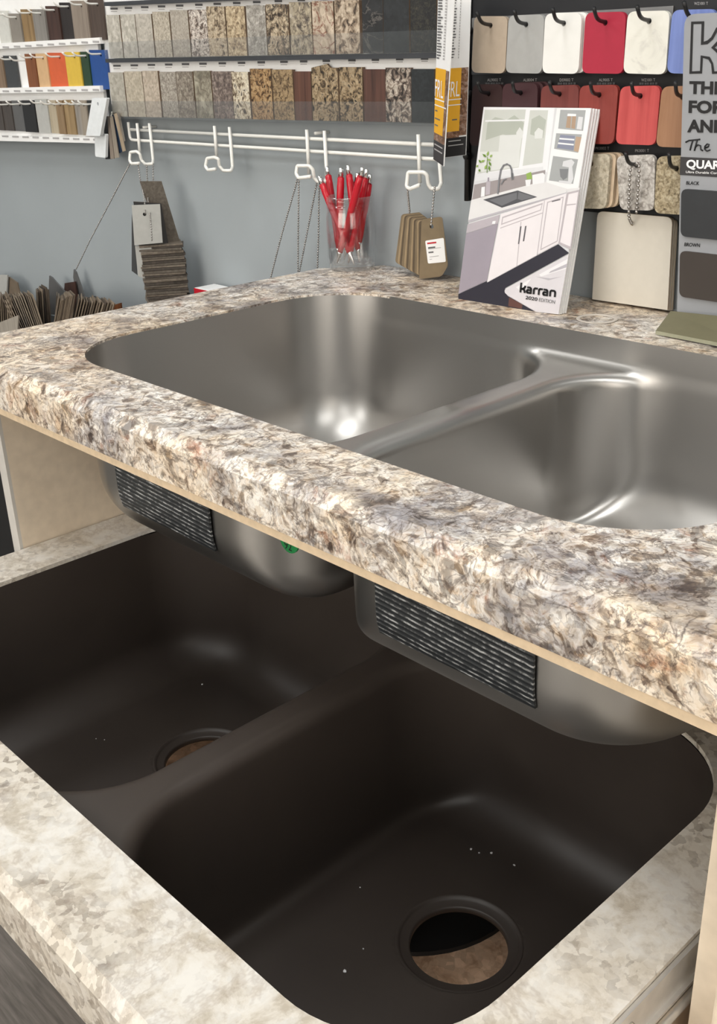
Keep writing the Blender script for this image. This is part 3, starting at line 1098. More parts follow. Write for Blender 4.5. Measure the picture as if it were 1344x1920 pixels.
woodm('ash', (162, 150, 128), (184, 172, 150)); woodm('hazel', (120, 98, 72), (146, 122, 92)); woodm('oak', (132, 110, 78), (158, 134, 98))
woodm('weathered', (130, 124, 118), (152, 146, 138)); woodm('taupe', (136, 126, 114), (158, 148, 134)); plain('ink_black', (40, 42, 42)); plain('bright_white', (226, 230, 232))
plain('navy', (26, 44, 66)); woodm('fawn', (150, 134, 112), (178, 160, 138))
Z0 = .33482
L1 = [(-22, 38, 60, 'chalk_white', 'chalky white chip'), (38, 100, 76, 'stone_grey', 'stone-grey chip'), (101, 176, 52, 'tan_oak', 'tan oak wood-grain chip'),
      (177, 245, 52, 'grey_oak', 'grey oak wood-grain chip'), (246, 316, 34, 'mahogany', 'dark mahogany wood-grain chip'), (317, 391, 14, 'black_brown', 'black-brown wood-grain chip'),
      (392, 481, 4, 'driftwood', 'driftwood grey wood-grain chip'), (482, 562, -2, 'espresso', 'espresso brown wood-grain chip')]
L2 = [(-60, 8, 320, 'walnut', 'walnut wood-grain chip'), (10, 76, 312, 'graphite', 'graphite grey chip'), (82, 134, 318, 'silver_birch', 'recessed silver-birch chip'),
      (136, 190, 302, 'rosewood', 'reddish rosewood-grain chip'), (191, 250, 300, 'peach', 'peach chip'), (251, 352, 296, 'orange', 'bright orange chip'),
      (360, 440, 292, 'yellow', 'bright yellow chip'), (441, 484, 290, 'forest_green', 'narrow dark green chip'), (485, 580, 280, 'royal_blue', 'royal blue chip')]
L3 = [(-50, 0, 566, 'umber', 'umber wood-grain chip'), (1, 50, 566, 'umber', 'dark umber chip'), (51, 118, 564, 'steel_grey', 'mid-grey chip'),
      (119, 186, 562, 'jet', 'jet black chip'), (187, 252, 556, 'mist', 'pale mist-grey chip'), (254, 306, 562, 'ash', 'pale ash wood-grain chip'),
      (308, 346, 562, 'hazel', 'hazel wood-grain chip'), (347, 398, 560, 'oak', 'golden oak wood-grain chip'), (401, 440, 562, 'weathered', 'weathered grey wood-grain chip'),
      (442, 478, 562, 'taupe', 'taupe wood-grain chip'), (480, 512, 562, 'ink_black', 'narrow ink-black chip')]
for row, base, rn, hooks in ((L1, (0, 89, 194, 77), 'top', [(42, 68), (110, 58), (190, 52), (260, 44), (330, 38), (412, 30), (498, 16)]),
                             (L2, (0, 172, 203, 170), 'middle', [(10, 330), (75, 328), (150, 326), (225, 320), (290, 320), (375, 314), (460, 310), (520, 302)]),
                             (L3, (0, 246, 175, 257), 'bottom', [(5, 572), (50, 574), (120, 574), (200, 576), (275, 574), (330, 578), (410, 578), (480, 578)])):
    a, c, zz = wline(*base, YH)
    for i, (u0, u1, v, mk, desc) in enumerate(row):
        p0, p1 = iy(u0 * Z0, v * Z0, YH), iy(u1 * Z0, v * Z0, YH)
        qd = [p0, p1, Vector((p1.x, YH, zz(p1.x) + .002)), Vector((p0.x, YH, zz(p0.x) + .002))]
        hl = p0.lerp(p1, .68) + Vector((0, 0, -.0075))
        back = .010 if 'recessed' in desc else 0
        o = slab('laminate_chip', qd, .0035, LM[mk], LM[mk], hole=hl, hr=.0030)
        o.location.y += back + (i % 3) * .0022
        props(o, '%s hanging %s from left in white board %s row' % (desc, ORD[i], rn), 'sample chip', 'chips in the %s row of the far-left board' % rn)
        HKb = B()
        HKb.tube([Vector((hl.x, YB - .0005, hl.z + .0012)), hl + Vector((0, -.004, .0010)), hl + Vector((0, -.017, .0012)), hl + Vector((0, -.024, .008))], .0017, M['white_wire'], 6, smooth_bend=.006)
        HKb.build('hook', lr)

# two white chips and a fan of offcuts hanging at the rack's right end
Zc = .19345


def cp(x, y): return x * Zc, 160 + y * Zc


def quad_px(pts, Y):
    return [iy(*cp(*p), Y) for p in pts]


slab('laminate_chip', quad_px([(893, 122), (1036, 122), (970, 492), (832, 488)], 1.030), .006, LM['bright_white'], LM['bright_white'], r=.003,
     hole=iy(*cp(948, 180), 1.030), hr=.003, label='white chip tilted over the right end of the bottom chip row', cat='sample chip')
slab('laminate_chip', quad_px([(915, 470), (1028, 470), (1022, 704), (922, 690)], 1.040), .005, LM['bright_white'], LM['bright_white'], r=.004,
     label='white chip hanging lowest below the bottom chip row', cat='sample chip')
FAN = [((1000, 300), (1052, 300), (1074, 716), (1022, 716), 'jet', 'black chip, leftmost of the loose fan beside the two white chips', 1.050),
       ((1040, 300), (1062, 300), (1104, 712), (1070, 714), 'driftwood', 'grey-brown chip, second from the left of the loose fan', 1.046),
       ((1064, 310), (1086, 300), (1152, 700), (1112, 706), 'taupe', 'taupe chip, third from the left of the loose fan', 1.042),
       ((1086, 290), (1108, 285), (1186, 640), (1154, 660), 'navy', 'navy chip in the middle of the loose fan', 1.046),
       ((1102, 280), (1124, 270), (1212, 634), (1188, 646), 'fawn', 'fawn chip, longest to the right of the loose fan', 1.041),
       ((1120, 270), (1150, 266), (1206, 540), (1180, 560), 'silver_birch', 'silvery chip, rightmost of the loose fan', 1.050)]
for a_, b_, c_, d_, mk, lab, yy in FAN:
    slab('laminate_chip', quad_px([a_, b_, c_, d_], yy), .0018, LM[mk], LM[mk], label=lab, cat='sample chip', group='loose fan at the white board')
ch = B()
ch.tube([iy(*cp(1085, 270), YB), iy(*cp(1085, 262), 1.036), iy(*cp(1076, 300), 1.036)], .0016, M['white_wire'], 6)
ch.build('hook', lr)

# ------------------------------------------------------------------ white wire rail with double hooks
wr = empty('wire_rail', iy(540, 270, WALL - .003), 'white wire rail with four double hooks fixed to the grey wall', 'wire rack')
YR = 1.060
R_ = .0026
B().tube([iy(245, 243, YR), iy(520, 257, YR), iy(815, 271.5, YR)], R_, M['white_wire'], 10).build('rail', wr)
B().tube([iy(240.5, 229, YR), iy(241.5, 240, YR), iy(244, 262, YR), iy(256, 263, YR), iy(520, 279.5, YR), iy(832, 299.5, YR), iy(831, 285, YR)], R_, M['white_wire'], 10, smooth_bend=.008).build('rail', wr)
YV, YK = 1.054, 1.022
HOOKS = [([(257, 231), (263, 296)], [(280, 231), (287, 300), (286, 307), (272, 308), (265, 300), (262, 288), (256, 284), (244, 285.5), (243, 301), (247, 307), (261, 306)]),
         ([(402, 236), (406, 294)], [(430, 238), (436, 313), (433, 320), (418, 320), (411, 311), (409.5, 298), (402, 295), (388, 297), (385, 312), (390, 319), (404, 317)]),
         ([(575, 243), (579, 326)], [(608, 245), (613, 334), (609, 341), (596, 341), (589, 334), (586.5, 318), (580, 311), (557, 311), (555, 326), (560, 334), (582, 331)]),
         ([(784, 252), (787, 343)], [(822, 276), (827, 344), (822, 354), (808, 353.5), (803, 346), (800.5, 328), (794, 323), (765, 323), (762, 349), (768, 354.5), (786, 347)])]
for (va, loop) in HOOKS:
    b = B()
    b.tube([iy(*va[0], YV), iy(*va[1], YV)], R_, M['white_wire'], 10)
    n_ = len(loop)
    pts = []
    for i, p in enumerate(loop):
        yy = YV if i < 2 else (YV - .010 if i == 2 else YV - .014 - .018 * (i - 3) / (n_ - 4))
        pts.append(iy(p[0], p[1], yy))
    b.tube(pts, R_, M['white_wire'], 10, smooth_bend=.0025)
    h = b.build('double_hook', wr)
for u, v in ((268, 236), (590, 247)):
    p = iy(u, v + 3, 1.062)
    B().tube([p, Vector((p.x, WALL - .001, p.z))], .0022, M['white_wire'], 8).build('wall_stud', wr)

# ------------------------------------------------------------------ bead chains


def chain(pts, label, name='bead_chain', r=.00155, group=None):
    P = [Vector(p) for p in pts]
    if len(P) > 2: P = bend(P, .01)
    b = B(); gap = r * 2.7
    b.tube(P, r * .35, M['bead'], 5)
    acc = 0.0
    out = [P[0]]
    for i in range(len(P) - 1):
        L = (P[i + 1] - P[i]).length
        d = gap - acc
        while d <= L:
            out.append(P[i].lerp(P[i + 1], d / L)); d += gap
        acc = L - (d - gap)
    for c_ in out:
        b.lathe([(.0001, -r), (r * .75, -r * .7), (r, 0), (r * .75, r * .7), (.0001, r)], c_, (0, 0, 1), M['bead'], 8, False)
    return b.build(name, None, label, 'bead chain', group)


chain([iy(246, 302, 1.028), iy(210, 372, 1.03), iy(170, 448, 1.02), iy(142, 506, 1.0)], 'bead chain slanting from the first hook down to the heap of chips')
chain([iy(259, 309, 1.024), iy(263, 340, 1.02), iy(271, 372, 1.005), iy(272, 402, .993)], 'short bead chain holding the white chip under the first hook')
chain([iy(275, 308, 1.040), iy(277, 370, 1.02), iy(283, 420, .99), iy(285, 452, .988)], 'bead chain hanging in front of the white chip under the first hook')
chain([iy(287, 307, 1.045), iy(287, 350, 1.04), iy(277, 372, 1.022)], 'short bead chain at the right of the first hook, looped to the tan chip')
chain([iy(557, 336, 1.030), iy(556, 342, 1.03), iy(528, 440, 1.045), iy(507, 522, 1.058)], 'bead chain slanting to the left of the third hook to behind the counter')
chain([iy(560, 336, 1.028), iy(559, 430, 1.045), iy(558.5, 515, 1.058)], 'bead chain hanging straight down from the third hook')
chain([iy(594, 343, 1.040), iy(592, 352, 1.042), iy(575, 440, 1.055), iy(560, 515, 1.064)], 'bead chain slanting back left from the right side of the third hook')
chain([iy(599, 343, 1.042), iy(598, 360, 1.045), iy(597, 440, 1.055), iy(595, 505, 1.064)], 'bead chain hanging just left of the pen jar')
chain([iy(764, 349, 1.026), iy(764, 357, 1.024), iy(768, 400, 1.052)], 'bead chain from the left loop of the fourth hook to the brown chips')
chain([iy(815, 351, 1.036), iy(814, 358, 1.03), iy(809, 410, 1.012), iy(808, 424, 1.008)], 'bead chain through the hole of the labelled brown chip')

# ------------------------------------------------------------------ chips standing under the first hook
NV = Vector((-.86, .51, 0)).normalized()           # away from the viewer, as seen at this end of the wall
for k_ in ('kraft',):
    stone('kraft_back', [(92, 82, 70), (106, 95, 82)], 60, rough=.7)
    stone('kraft_dark', [(66, 57, 49), (84, 73, 63)], 60, rough=.7)
    stone('kraft_light', [(112, 99, 84), (128, 114, 98)], 60, rough=.7)
PS = Vector((-1.575, 1.0, .9))


def sq(pts, P=PS, n=NV):
    return [ip(u, v, P, n) for u, v in pts]


G1 = 'chips leaning under the first hook'
slab('laminate_chip', sq([(262, 340), (303, 340), (338, 455), (300, 455)], PS + NV * .030), .003, LM['kraft_back'], label='tall tan-backed chip leaning at the back under the first wire hook', cat='sample chip', group=G1, n=NV)
slab('laminate_chip', sq([(250, 378), (302, 381), (318, 470), (262, 470)], PS + NV * .016), .003, LM['jet'], label='black chip showing behind the white chip under the first hook', cat='sample chip', group=G1, n=NV)
slab('laminate_chip', sq([(247, 385), (300, 383), (305, 455), (252, 460)]), .004, LM['mist'], LM['mist'], hole=ip(271, 402, PS, NV), hr=.003, label='pale grey-white chip hanging upright under the first hook', cat='sample chip', group=G1, n=NV)
slab('laminate_chip', sq([(253, 461), (285, 462), (290, 530), (259, 518)], PS + NV * .006), .004, LM['mist'], LM['mist'], label='pale chip slanting beside the stack of brown chips', cat='sample chip', group=G1, n=NV)
slab('laminate_chip', sq([(247, 400), (254, 460), (258, 516), (247, 508)], PS + NV * .012), .004, LM['graphite'], LM['graphite'], label='dark grey chip edge left of the pale chips under the first hook', cat='sample chip', group=G1, n=NV)

# ------------------------------------------------------------------ stack of brown chips
cst = ip(312, 500, PS + NV * .020, NV); cst.z = 0
yaw0 = math.atan2(NV.y, NV.x) + math.pi / 2
z = BT + .0003
i = 0
GS = 'stack of brown chips under the first hook'
proto = []
kb = [LM['kraft_back'], LM['kraft_dark'], LM['kraft_light']]
for k in range(3):
    b = B(); b.box(-.037, .037, -.026, .026, 0, .0034, kb[k], .0006)
    o = b.build('laminate_chip')
    bpy.data.objects.remove(o) if False else None
    proto.append(o)
while z < .905:
    src = proto[i % 3]
    o = src if i < 3 else src.copy()
    if i >= 3: COL.objects.link(o)
    sz = random.uniform(.75, 1.5)
    lean = (z - BT) * -.05
    o.scale = (random.uniform(.97, 1.03), 1, sz)
    o.location = (cst.x + random.uniform(-.002, .002) + lean, cst.y + random.uniform(-.002, .002), z)
    o.rotation_euler = (0, 0, yaw0 + random.uniform(-.05, .05) + .05 * math.sin(i * .7))
    props(o, 'brown-backed chip lying in the neat stack beside the pale chips', 'sample chip', GS)
    z += .0034 * sz + .00025
    i += 1
TOPZ = z
cb = B().box(-1.51, -1.43, 1.035, 1.078, BT + .0005, .838, M['white'], .001)
cbo = cb.build('carton', None, 'small white and red carton behind the counter edge beside the chip stack', 'carton')
B().box(-1.5105, -1.4295, 1.0345, 1.07, .82, .8375, M['pen_red']).build('red_band', cbo)

# ------------------------------------------------------------------ heap of chips at the far left
GH = 'heap of chips on the low black cabinet'
hp = [flat('chip_edge_%s' % n_, rgb(*c_), .7, var=.08) for n_, c_ in (('tan', (112, 99, 84)), ('brown', (80, 69, 58)), ('light', (134, 120, 103)), ('dark', (54, 47, 42)))]


def card(base, top, depth, th, m, label, w=1.0, group=GH):
    base, top, depth = Vector(base), Vector(top), Vector(depth)
    n = (top - base).cross(depth).normalized()
    b = B()
    b.prism([base, base + depth, top + depth, top], n * th, m, m)
    return b.build('laminate_chip', None, label, 'sample chip', group)


VD = Vector((-.88, .47, 0))


def heap(n, ub, ut, vt, Y, tag_, yaw=(.0, .0), th=.0016, dep=.05):
    """fan of n chips standing on the cabinet: base columns ub, top columns ut, top heights vt"""
    for k in range(n):
        f = k / max(1, n - 1)
        p = iy(lerp(ub[0], ub[1], f), 590, Y); p.z = BT + .0006
        t = iy(lerp(ut[0], ut[1], f) + random.uniform(-.35, .35), lerp(vt[0], vt[1], f) + random.uniform(-3, 3), Y)
        a = lerp(yaw[0], yaw[1], f) + random.uniform(-.01, .01)
        d = Vector((VD.x * math.cos(a) - VD.y * math.sin(a), VD.x * math.sin(a) + VD.y * math.cos(a), 0)) * dep
        if Y + d.y > WALL - .006: d = d * ((WALL - .008 - Y) / d.y)
        card(p, t, d, th, hp[(k * 7 + int(Y * 100)) % 4] if k % 2 else hp[k % 3], tag_)


heap(13, (-10, 90), (-8, 62), (562, 556), 1.012, 'brown chip standing on edge in the back row of the heap', (.0, .3), dep=.04)
heap(10, (98, 190), (108, 206), (556, 570), 1.012, 'brown chip leaning at the back right of the heap', (.0, .3), dep=.04)
heap(8, (-8, 20), (-6, 22), (558, 556), .952, 'brown chip standing on edge in the leftmost bundle of the heap', (.05, .2))
heap(14, (30, 84), (6, 62), (562, 554), .952, 'brown chip standing on edge in the second bundle of the heap', (.0, .2))
heap(6, (70, 92), (72, 92), (546, 540), .984, 'brown chip on edge under the upright dark chips of the heap', (.1, .3), dep=.04)
heap(12, (89, 114), (112, 142), (562, 554), .952, 'brown chip leaning right in the middle bundle of the heap', (.0, .15))
heap(14, (119, 172), (150, 216), (562, 570), .952, 'brown chip leaning right in the last bundle of the heap', (.0, .15))
def face_card(pts, Y, m, label, th=.003):
    return slab('laminate_chip', [iy(u, v, Y) for u, v in pts], th, m, m, label=label, cat='sample chip', group=GH, n=(0, 1, 0))


face_card([(-20, 514), (14, 516), (11, 575), (-20, 575)], 1.050, LM['mist'], 'pale chip standing at the left border of the heap of chips')
face_card([(16, 519), (32, 530), (46, 590), (14, 590)], 1.056, hp[0], 'tan chip face up behind the left bundle of the heap of chips')
face_card([(92, 517), (97, 520), (122, 548), (112, 590), (90, 590)], 1.050, LM['steel_grey'], 'pointed grey chip sticking up in the middle of the heap of chips')
face_card([(121, 531), (140, 528), (150, 590), (118, 590)], 1.056, LM['mahogany'], 'reddish-brown chip upright in the heap of chips')
face_card([(138, 505), (142, 510), (170, 590), (150, 590), (137, 520)], 1.062, LM['steel_grey'], 'tall grey chip at the end of the slanting bead chain')
face_card([(164, 558), (176, 555), (230, 580), (226, 620), (160, 620)], 1.068, LM['graphite'], 'dark chip leaning on the wall at the right end of the heap of chips')
face_card([(0, 604), (34, 591), (32, 645), (-10, 660)], .925, LM['silver_birch'], 'pale pinkish chip in front of the heap of chips, next to the counter')
face_card([(212, 572), (226, 568), (229, 600), (214, 600)], 1.060, LM['rosewood'], 'small orange-brown chip at the far right of the heap of chips')

# ------------------------------------------------------------------ jar of red pens
JC = Vector((-1.1165, 1.0405, ZT + .0004))
jar = empty('glass_jar', JC, 'clear glass jar full of red pens at the wall corner of the counter', 'jar')
JH = .101
pro = [(.0005, .0), (.029, .0), (.0325, .004), (.0345, .012), (.0350, .055), (.0345, .074), (.0330, .080), (.0325, .084), (.0336, .0855), (.0336, .0885), (.0325, .0895), (.0325, .0925), (.0334, .094), (.0334, .097), (.0326, .0985), (.0326, JH), (.0308, JH), (.0306, .085), (.0322, .074), (.0328, .055), (.0322, .013), (.029, .008), (.0005, .007)]
B().lathe(pro, JC, (0, 0, 1), M['glass'], 40, False).build('jar_body', jar)


def jp(u, v, Y):
    return iy(450 + u * .33482, 260 + v * .33482, Y)


PENS = [((640, 690), (441, 207), 1.030, 1.030, 'red pen leaning furthest left in the glass jar'),
        ((519, 702), (486, 152), 1.040, 1.052, 'red pen standing tall, second from the left in the jar'),
        ((550, 705), (566, 160), 1.032, 1.040, 'red pen standing nearly upright, third from the left in the jar'),
        ((668, 700), (604, 146), 1.046, 1.048, 'tallest red pen in the middle of the jar'),
        ((543, 706), (688, 160), 1.022, 1.022, 'red pen leaning right across the front of the jar'),
        ((606, 708), (711, 168), 1.030, 1.044, 'red pen second from the right in the jar'),
        ((655, 650), (730, 198), 1.048, 1.054, 'red pen furthest right in the jar'),
        ((520, 690), (660, 190), 1.056, 1.060, 'red pen at the back of the jar, half hidden by the others')]
for pa, pb, ya, yb_, lab in PENS:
    A_, C_ = jp(*pa, ya), jp(*pb, yb_)
    A_.z = JC.z + .0085 if pa[1] > 660 else max(A_.z, JC.z + .0085)
    # keep the tip inside the jar
    dxy = Vector((A_.x - JC.x, A_.y - JC.y, 0))
    if dxy.length > .024: dxy = dxy.normalized() * .024
    A_ = Vector((JC.x + dxy.x, JC.y + dxy.y, A_.z))
    ax = C_ - A_; L = ax.length; d = ax.normalized()
    pe = empty('pen', A_, lab, 'pen', 'red pens in the jar')
    B().lathe([(.0004, 0), (.0009, .002), (.0012, .0025), (.0034, .016), (.0040, .019)], A_, d, M['chrome'], 16).build('tip', pe)
    B().lathe([(.0040, .019), (.0044, .030), (.0043, L * .5), (.0050, L * .55), (.0052, L - .026), (.0047, L - .014), (.0042, L - .0135)], A_, d, M['pen_red'], 18).build('barrel', pe)
    B().lathe([(.0038, L - .0135), (.0037, L - .004), (.0028, L - .001), (.0004, L)], A_, d, M['chrome'], 14).build('plunger', pe)
    s_ = d.cross(Vector((0.7, .72, 0))).normalized()
    b = B(); c0 = A_ + d * (L - .016) + s_ * .0053
    b.tube([c0, c0 + s_ * .002, c0 + s_ * .0022 - d * .03, c0 + s_ * .0004 - d * .034], .0011, M['chrome'], 6)
    b.build('clip', pe)

# ------------------------------------------------------------------ bundle of brown chips under the fourth hook
GB = 'brown chips on the fourth hook'
kraft = [flat('kraft_chip_%s' % n_, rgb(*c_), .65, var=.05) for n_, c_ in (('olive', (120, 104, 80)), ('tan', (150, 130, 100)), ('umber', (88, 74, 56)))]
NB = Vector((-.50, .86, 0)).normalized()
PB = Vector((-1.0, 1.028, .95))


def bq(pts, off=0.0):
    return [ip(450 + u * .33482, 260 + v * .33482, PB + NB * off, NB) for u, v in pts]


for k in range(12):
    f = k / 11
    tl = (lerp(903, 1000, f), lerp(424, 462, f)); br = (lerp(985, 1080, f), lerp(790, 772, f))
    w_ = 118
    p = [(tl[0], tl[1]), (tl[0] + lerp(110, 70, f), tl[1] - lerp(12, 6, f)), (br[0] - lerp(0, 20, f), br[1] - lerp(14, 4, f)), (lerp(868, 1000, f), lerp(692, 770, f))]
    q_ = bq(p, lerp(.042, .006, f))
    for v_ in q_: v_.z = max(v_.z, ZT + .0012)
    slab('laminate_chip', q_, .0014, kraft[k % 3], kraft[(k + 1) % 3], r=.004, label='brown chip fanned out behind the labelled chip on the fourth hook', cat='sample chip', group=GB, n=NB)
q_ = bq([(1016, 452), (1131, 437), (1164, 712), (1128, 772), (1002, 788)], 0.0)
for v_ in q_: v_.z = max(v_.z, ZT + .0012)
o = slab('laminate_chip', q_, .0016, kraft[0], kraft[1], r=.004, hole=bq([(1072, 492)])[0], hr=.0028, label='brown-backed chip with a white paper label, frontmost on the fourth hook', cat='sample chip', group=GB, n=NB)
b = B()
lb_ = bq([(1036, 572), (1140, 555), (1152, 690), (1052, 700)], -.0004)
b.poly(rounded(lb_, .002), M['paper'])
for (ya, x0_, x1_, mt) in ((583, 1047, 1098, 'pen_red'), (608, 1052, 1092, 'grey_ink'), (617, 1052, 1124, 'pale_ink'), (634, 1054, 1082, 'grey_ink'), (661, 1060, 1112, 'pale_ink'), (675, 1060, 1074, 'pale_ink')):
    hh = 8 if mt != 'pale_ink' else 3
    sl_ = -.12
    b.poly(bq([(x0_, ya), (x1_, ya + sl_ * (x1_ - x0_)), (x1_ + 1, ya + hh + sl_ * (x1_ - x0_)), (x0_ + 1, ya + hh)], -.0008), M[mt])
b.build('paper_label', o, 'white printed paper label')

# ------------------------------------------------------------------ folded price leaflets
lf = {}
M['yellow'] = flat('golden_yellow_print', rgb(226, 168, 36), .5, var=.01)
M['photo_brown'] = granite('brown_photo_print', [rgb(70, 50, 40), rgb(130, 92, 66), rgb(170, 150, 140)], 90)
M['dark_print'] = flat('dark_grey_print', rgb(52, 50, 52), .5, var=.02)
FS = .17192


def leaflet(name, quad, cuts, colour_rows, Y0, Y1, label, lines, words):
    """quad TL TR BR BL in crop pixels; left edge at depth Y0, right edge at Y1"""
    def P(s_, t_):
        l = (lerp(quad[0][0], quad[3][0], t_), lerp(quad[0][1], quad[3][1], t_)); r = (lerp(quad[1][0], quad[2][0], t_), lerp(quad[1][1], quad[2][1], t_))
        u = lerp(l[0], r[0], s_); v = lerp(l[1], r[1], s_)
        return iy(780 + u * FS, v * FS, lerp(Y0, Y1, s_)) if PL is None else ip(780 + u * FS, v * FS, PL[0], PL[1])
    PL = None
    a_, b__, c_ = P(0, .2), P(0, 1), P(1, .6)
    PL = (a_, (b__ - a_).cross(c_ - a_).normalized())
    n = (P(1, 0) - P(0, 0)).cross(P(0, 1) - P(0, 0)).normalized()
    if n.y < 0: n = -n
    b = B()
    b.prism([P(0, 1), P(1, 1), P(1, 0), P(0, 0)], n * .0012, M['paper'])
    root = b.build(name, None, label, 'leaflet')
    pb = B()
    off = -n * .0004
    for s0, s1, t0, t1, mt in colour_rows:
        pb.add([P(s0, t1) + off, P(s1, t1) + off, P(s1, t0) + off, P(s0, t0) + off], [(0, 1, 2, 3)], M[mt])
    off2 = -n * .0007
    for s0, s1, t0, t1, mt in lines:
        pb.add([P(s0, t1) + off2, P(s1, t1) + off2, P(s1, t0) + off2, P(s0, t0) + off2], [(0, 1, 2, 3)], M[mt])
    pb.build('print', root)
    wb = B()
    for txt, s0, s1, t0, t1, mt, bold in words:
        put_text(wb, txt, P(s0, t1), P(s1, t1), P(s0, t0), M[mt], bold, tuple(-n * .001))
    wb.build('lettering', root)
    return root


rndl = random.Random(3)
lines1 = []
for k in range(22):
    t_0 = -.01 + k * .0178
    w1 = rndl.uniform(.16, .34)
    lines1.append((.06, .06 + w1, t_0, t_0 + .009, 'grey_ink')); lines1.append((.5, .62, t_0, t_0 + .009, 'pale_ink'))
lines1 += [(.0, .78, .618, .626, 'paper'), (.0, .95, .655, .662, 'paper'), (.06, .26, .688, .696, 'grey_ink'), (.06, .5, .736, .744, 'grey_ink'), (.06, .34, .776, .784, 'grey_ink'), (.1, .85, .895, .903, 'pale_ink'), (.1, .85, .925, .933, 'pale_ink')]
leaflet('price_leaflet', [(238, -20), (415, -20), (298, 1815), (190, 1740)], None,
        [(0, .76, .43, .83, 'yellow'), (.76, .99, .435, .86, 'photo_brown'), (0, .99, .83, .875, 'photo_brown'), (0, .99, .875, .998, 'dark_print')],
        1.012, .992, 'narrow white and yellow price leaflet at the rack end, frontmost of two', lines1,
        [('FRL', .02, .68, .50, .605, 'white_ink', 0.0)])
lines2 = []
for k in range(22):
    t_0 = -.01 + k * .018
    lines2.append((.04, .04 + rndl.uniform(.1, .22), t_0, t_0 + .008, 'grey_ink')); lines2.append((.42, .46, t_0, t_0 + .012, 'pale_ink'))
lines2 += [(.0, .68, .635, .641, 'paper'), (.0, .68, .67, .676, 'paper'), (.25, .5, .762, .77, 'grey_ink'), (.12, .72, .897, .903, 'pale_ink'), (.12, .85, .925, .931, 'pale_ink')]
leaflet('price_leaflet', [(405, -20), (600, -20), (545, 1690), (318, 1720)], None,
        [(0, .62, .44, .84, 'yellow'), (.62, .98, .44, .87, 'photo_brown'), (0, .62, .84, .88, 'photo_brown'), (0, .98, .88, .998, 'ink')],
        1.028, 1.040, 'wider white, yellow and black price leaflet, rearmost of two', lines2,
        [('FRL', -.10, .57, .525, .62, 'white_ink', 0.0)])

# ------------------------------------------------------------------ dark sample board on the right
def z3(x, y): return 860 + x * .36012, y * .36012
def z4(x, y): return 860 + x * .36012, 260 + y * .36012


YD = 1.080
db = empty('sample_board', (-.62, WALL - .003, 1.15), 'black wall board with rows of hooked solid colour and stone chips', 'display board')
tl = iy(884, 0, YD); bl = iy(1000, 392, YD)
zb_ = iy(1115, 398, YD).z
slab('board', [Vector((tl.x, YD, 1.33)), Vector((-.30, YD, 1.33)), Vector((-.30, YD, zb_)), Vector((tl.x, YD, zb_))], .008, M['black_board'], M['black'], parent=db)
b = B()
b.tube([Vector((tl.x - .002, YD - .002, 1.33)), Vector((tl.x - .002, YD - .002, zb_))], .004, M['black'], 8)
b.build('edge_trim', db)
b = B()
for (u, v) in ((882, 57), (882, 176), (878, 292)):
    p = iy(u, v, YD - .004)
    b.lathe([(.0045, 0), (.0045, .006), (.002, .008)], p, (0, -1, 0), M['black'], 12)
b.build('edge_clip', db)
A_, C_ = iy(884, 44, YD - .001), iy(1262, 20, YD - .001)
lo = iy(884, 140, YD - .001).z
slab('backing_strip', [Vector((A_.x, A_.y, A_.z)), Vector((C_.x, C_.y, A_.z)), Vector((C_.x, C_.y, lo)), Vector((A_.x, A_.y, lo))], .0008, M['charcoal'], parent=db)
slab('backing_strip', [Vector((A_.x, A_.y - .0002, A_.z + .006)), Vector((C_.x, C_.y - .0002, A_.z + .006)), Vector((C_.x, C_.y - .0002, A_.z - .008)), Vector((A_.x, A_.y - .0002, A_.z - .008))], .0006,
     flat('grey_strip', rgb(122, 122, 122), .5), parent=db)

plain('sand', (176, 160, 142)); plain('pale_grey', (166, 166, 164)); plain('pure_white', (232, 231, 227), .005); plain('crimson', (170, 36, 60), .01)
t_ = NT('marbled_white_laminate')
v_ = t_.coords(True)
LM['marbled_white'] = t_.set(Base_Color=t_.ramp(t_.noise(v_, 28, 5, .6, .6), [(.25, rgb(188, 184, 178)), (.4, rgb(226, 224, 214)), (.7, rgb(234, 232, 224))]), Roughness=.4)
woodm('periwinkle', (106, 124, 186), (124, 142, 202)); plain('dark_oxblood', (46, 24, 24)); plain('plum', (64, 36, 40)); woodm('brick', (104, 46, 42), (120, 58, 52))
woodm('rust_red', (126, 46, 40), (142, 58, 50)); woodm('coral_red', (176, 62, 62), (200, 84, 82), 30); woodm('caramel', (150, 108, 78), (164, 122, 92))
stone('oat_stone', [(170, 156, 128), (196, 184, 158), (206, 196, 172)], 70); stone('silver_stone', [(136, 128, 120), (176, 168, 160), (200, 194, 186), (214, 208, 202)], 80)
stone('golden_sand', [(90, 74, 50), (160, 140, 100), (188, 168, 130), (200, 186, 150)], 110)

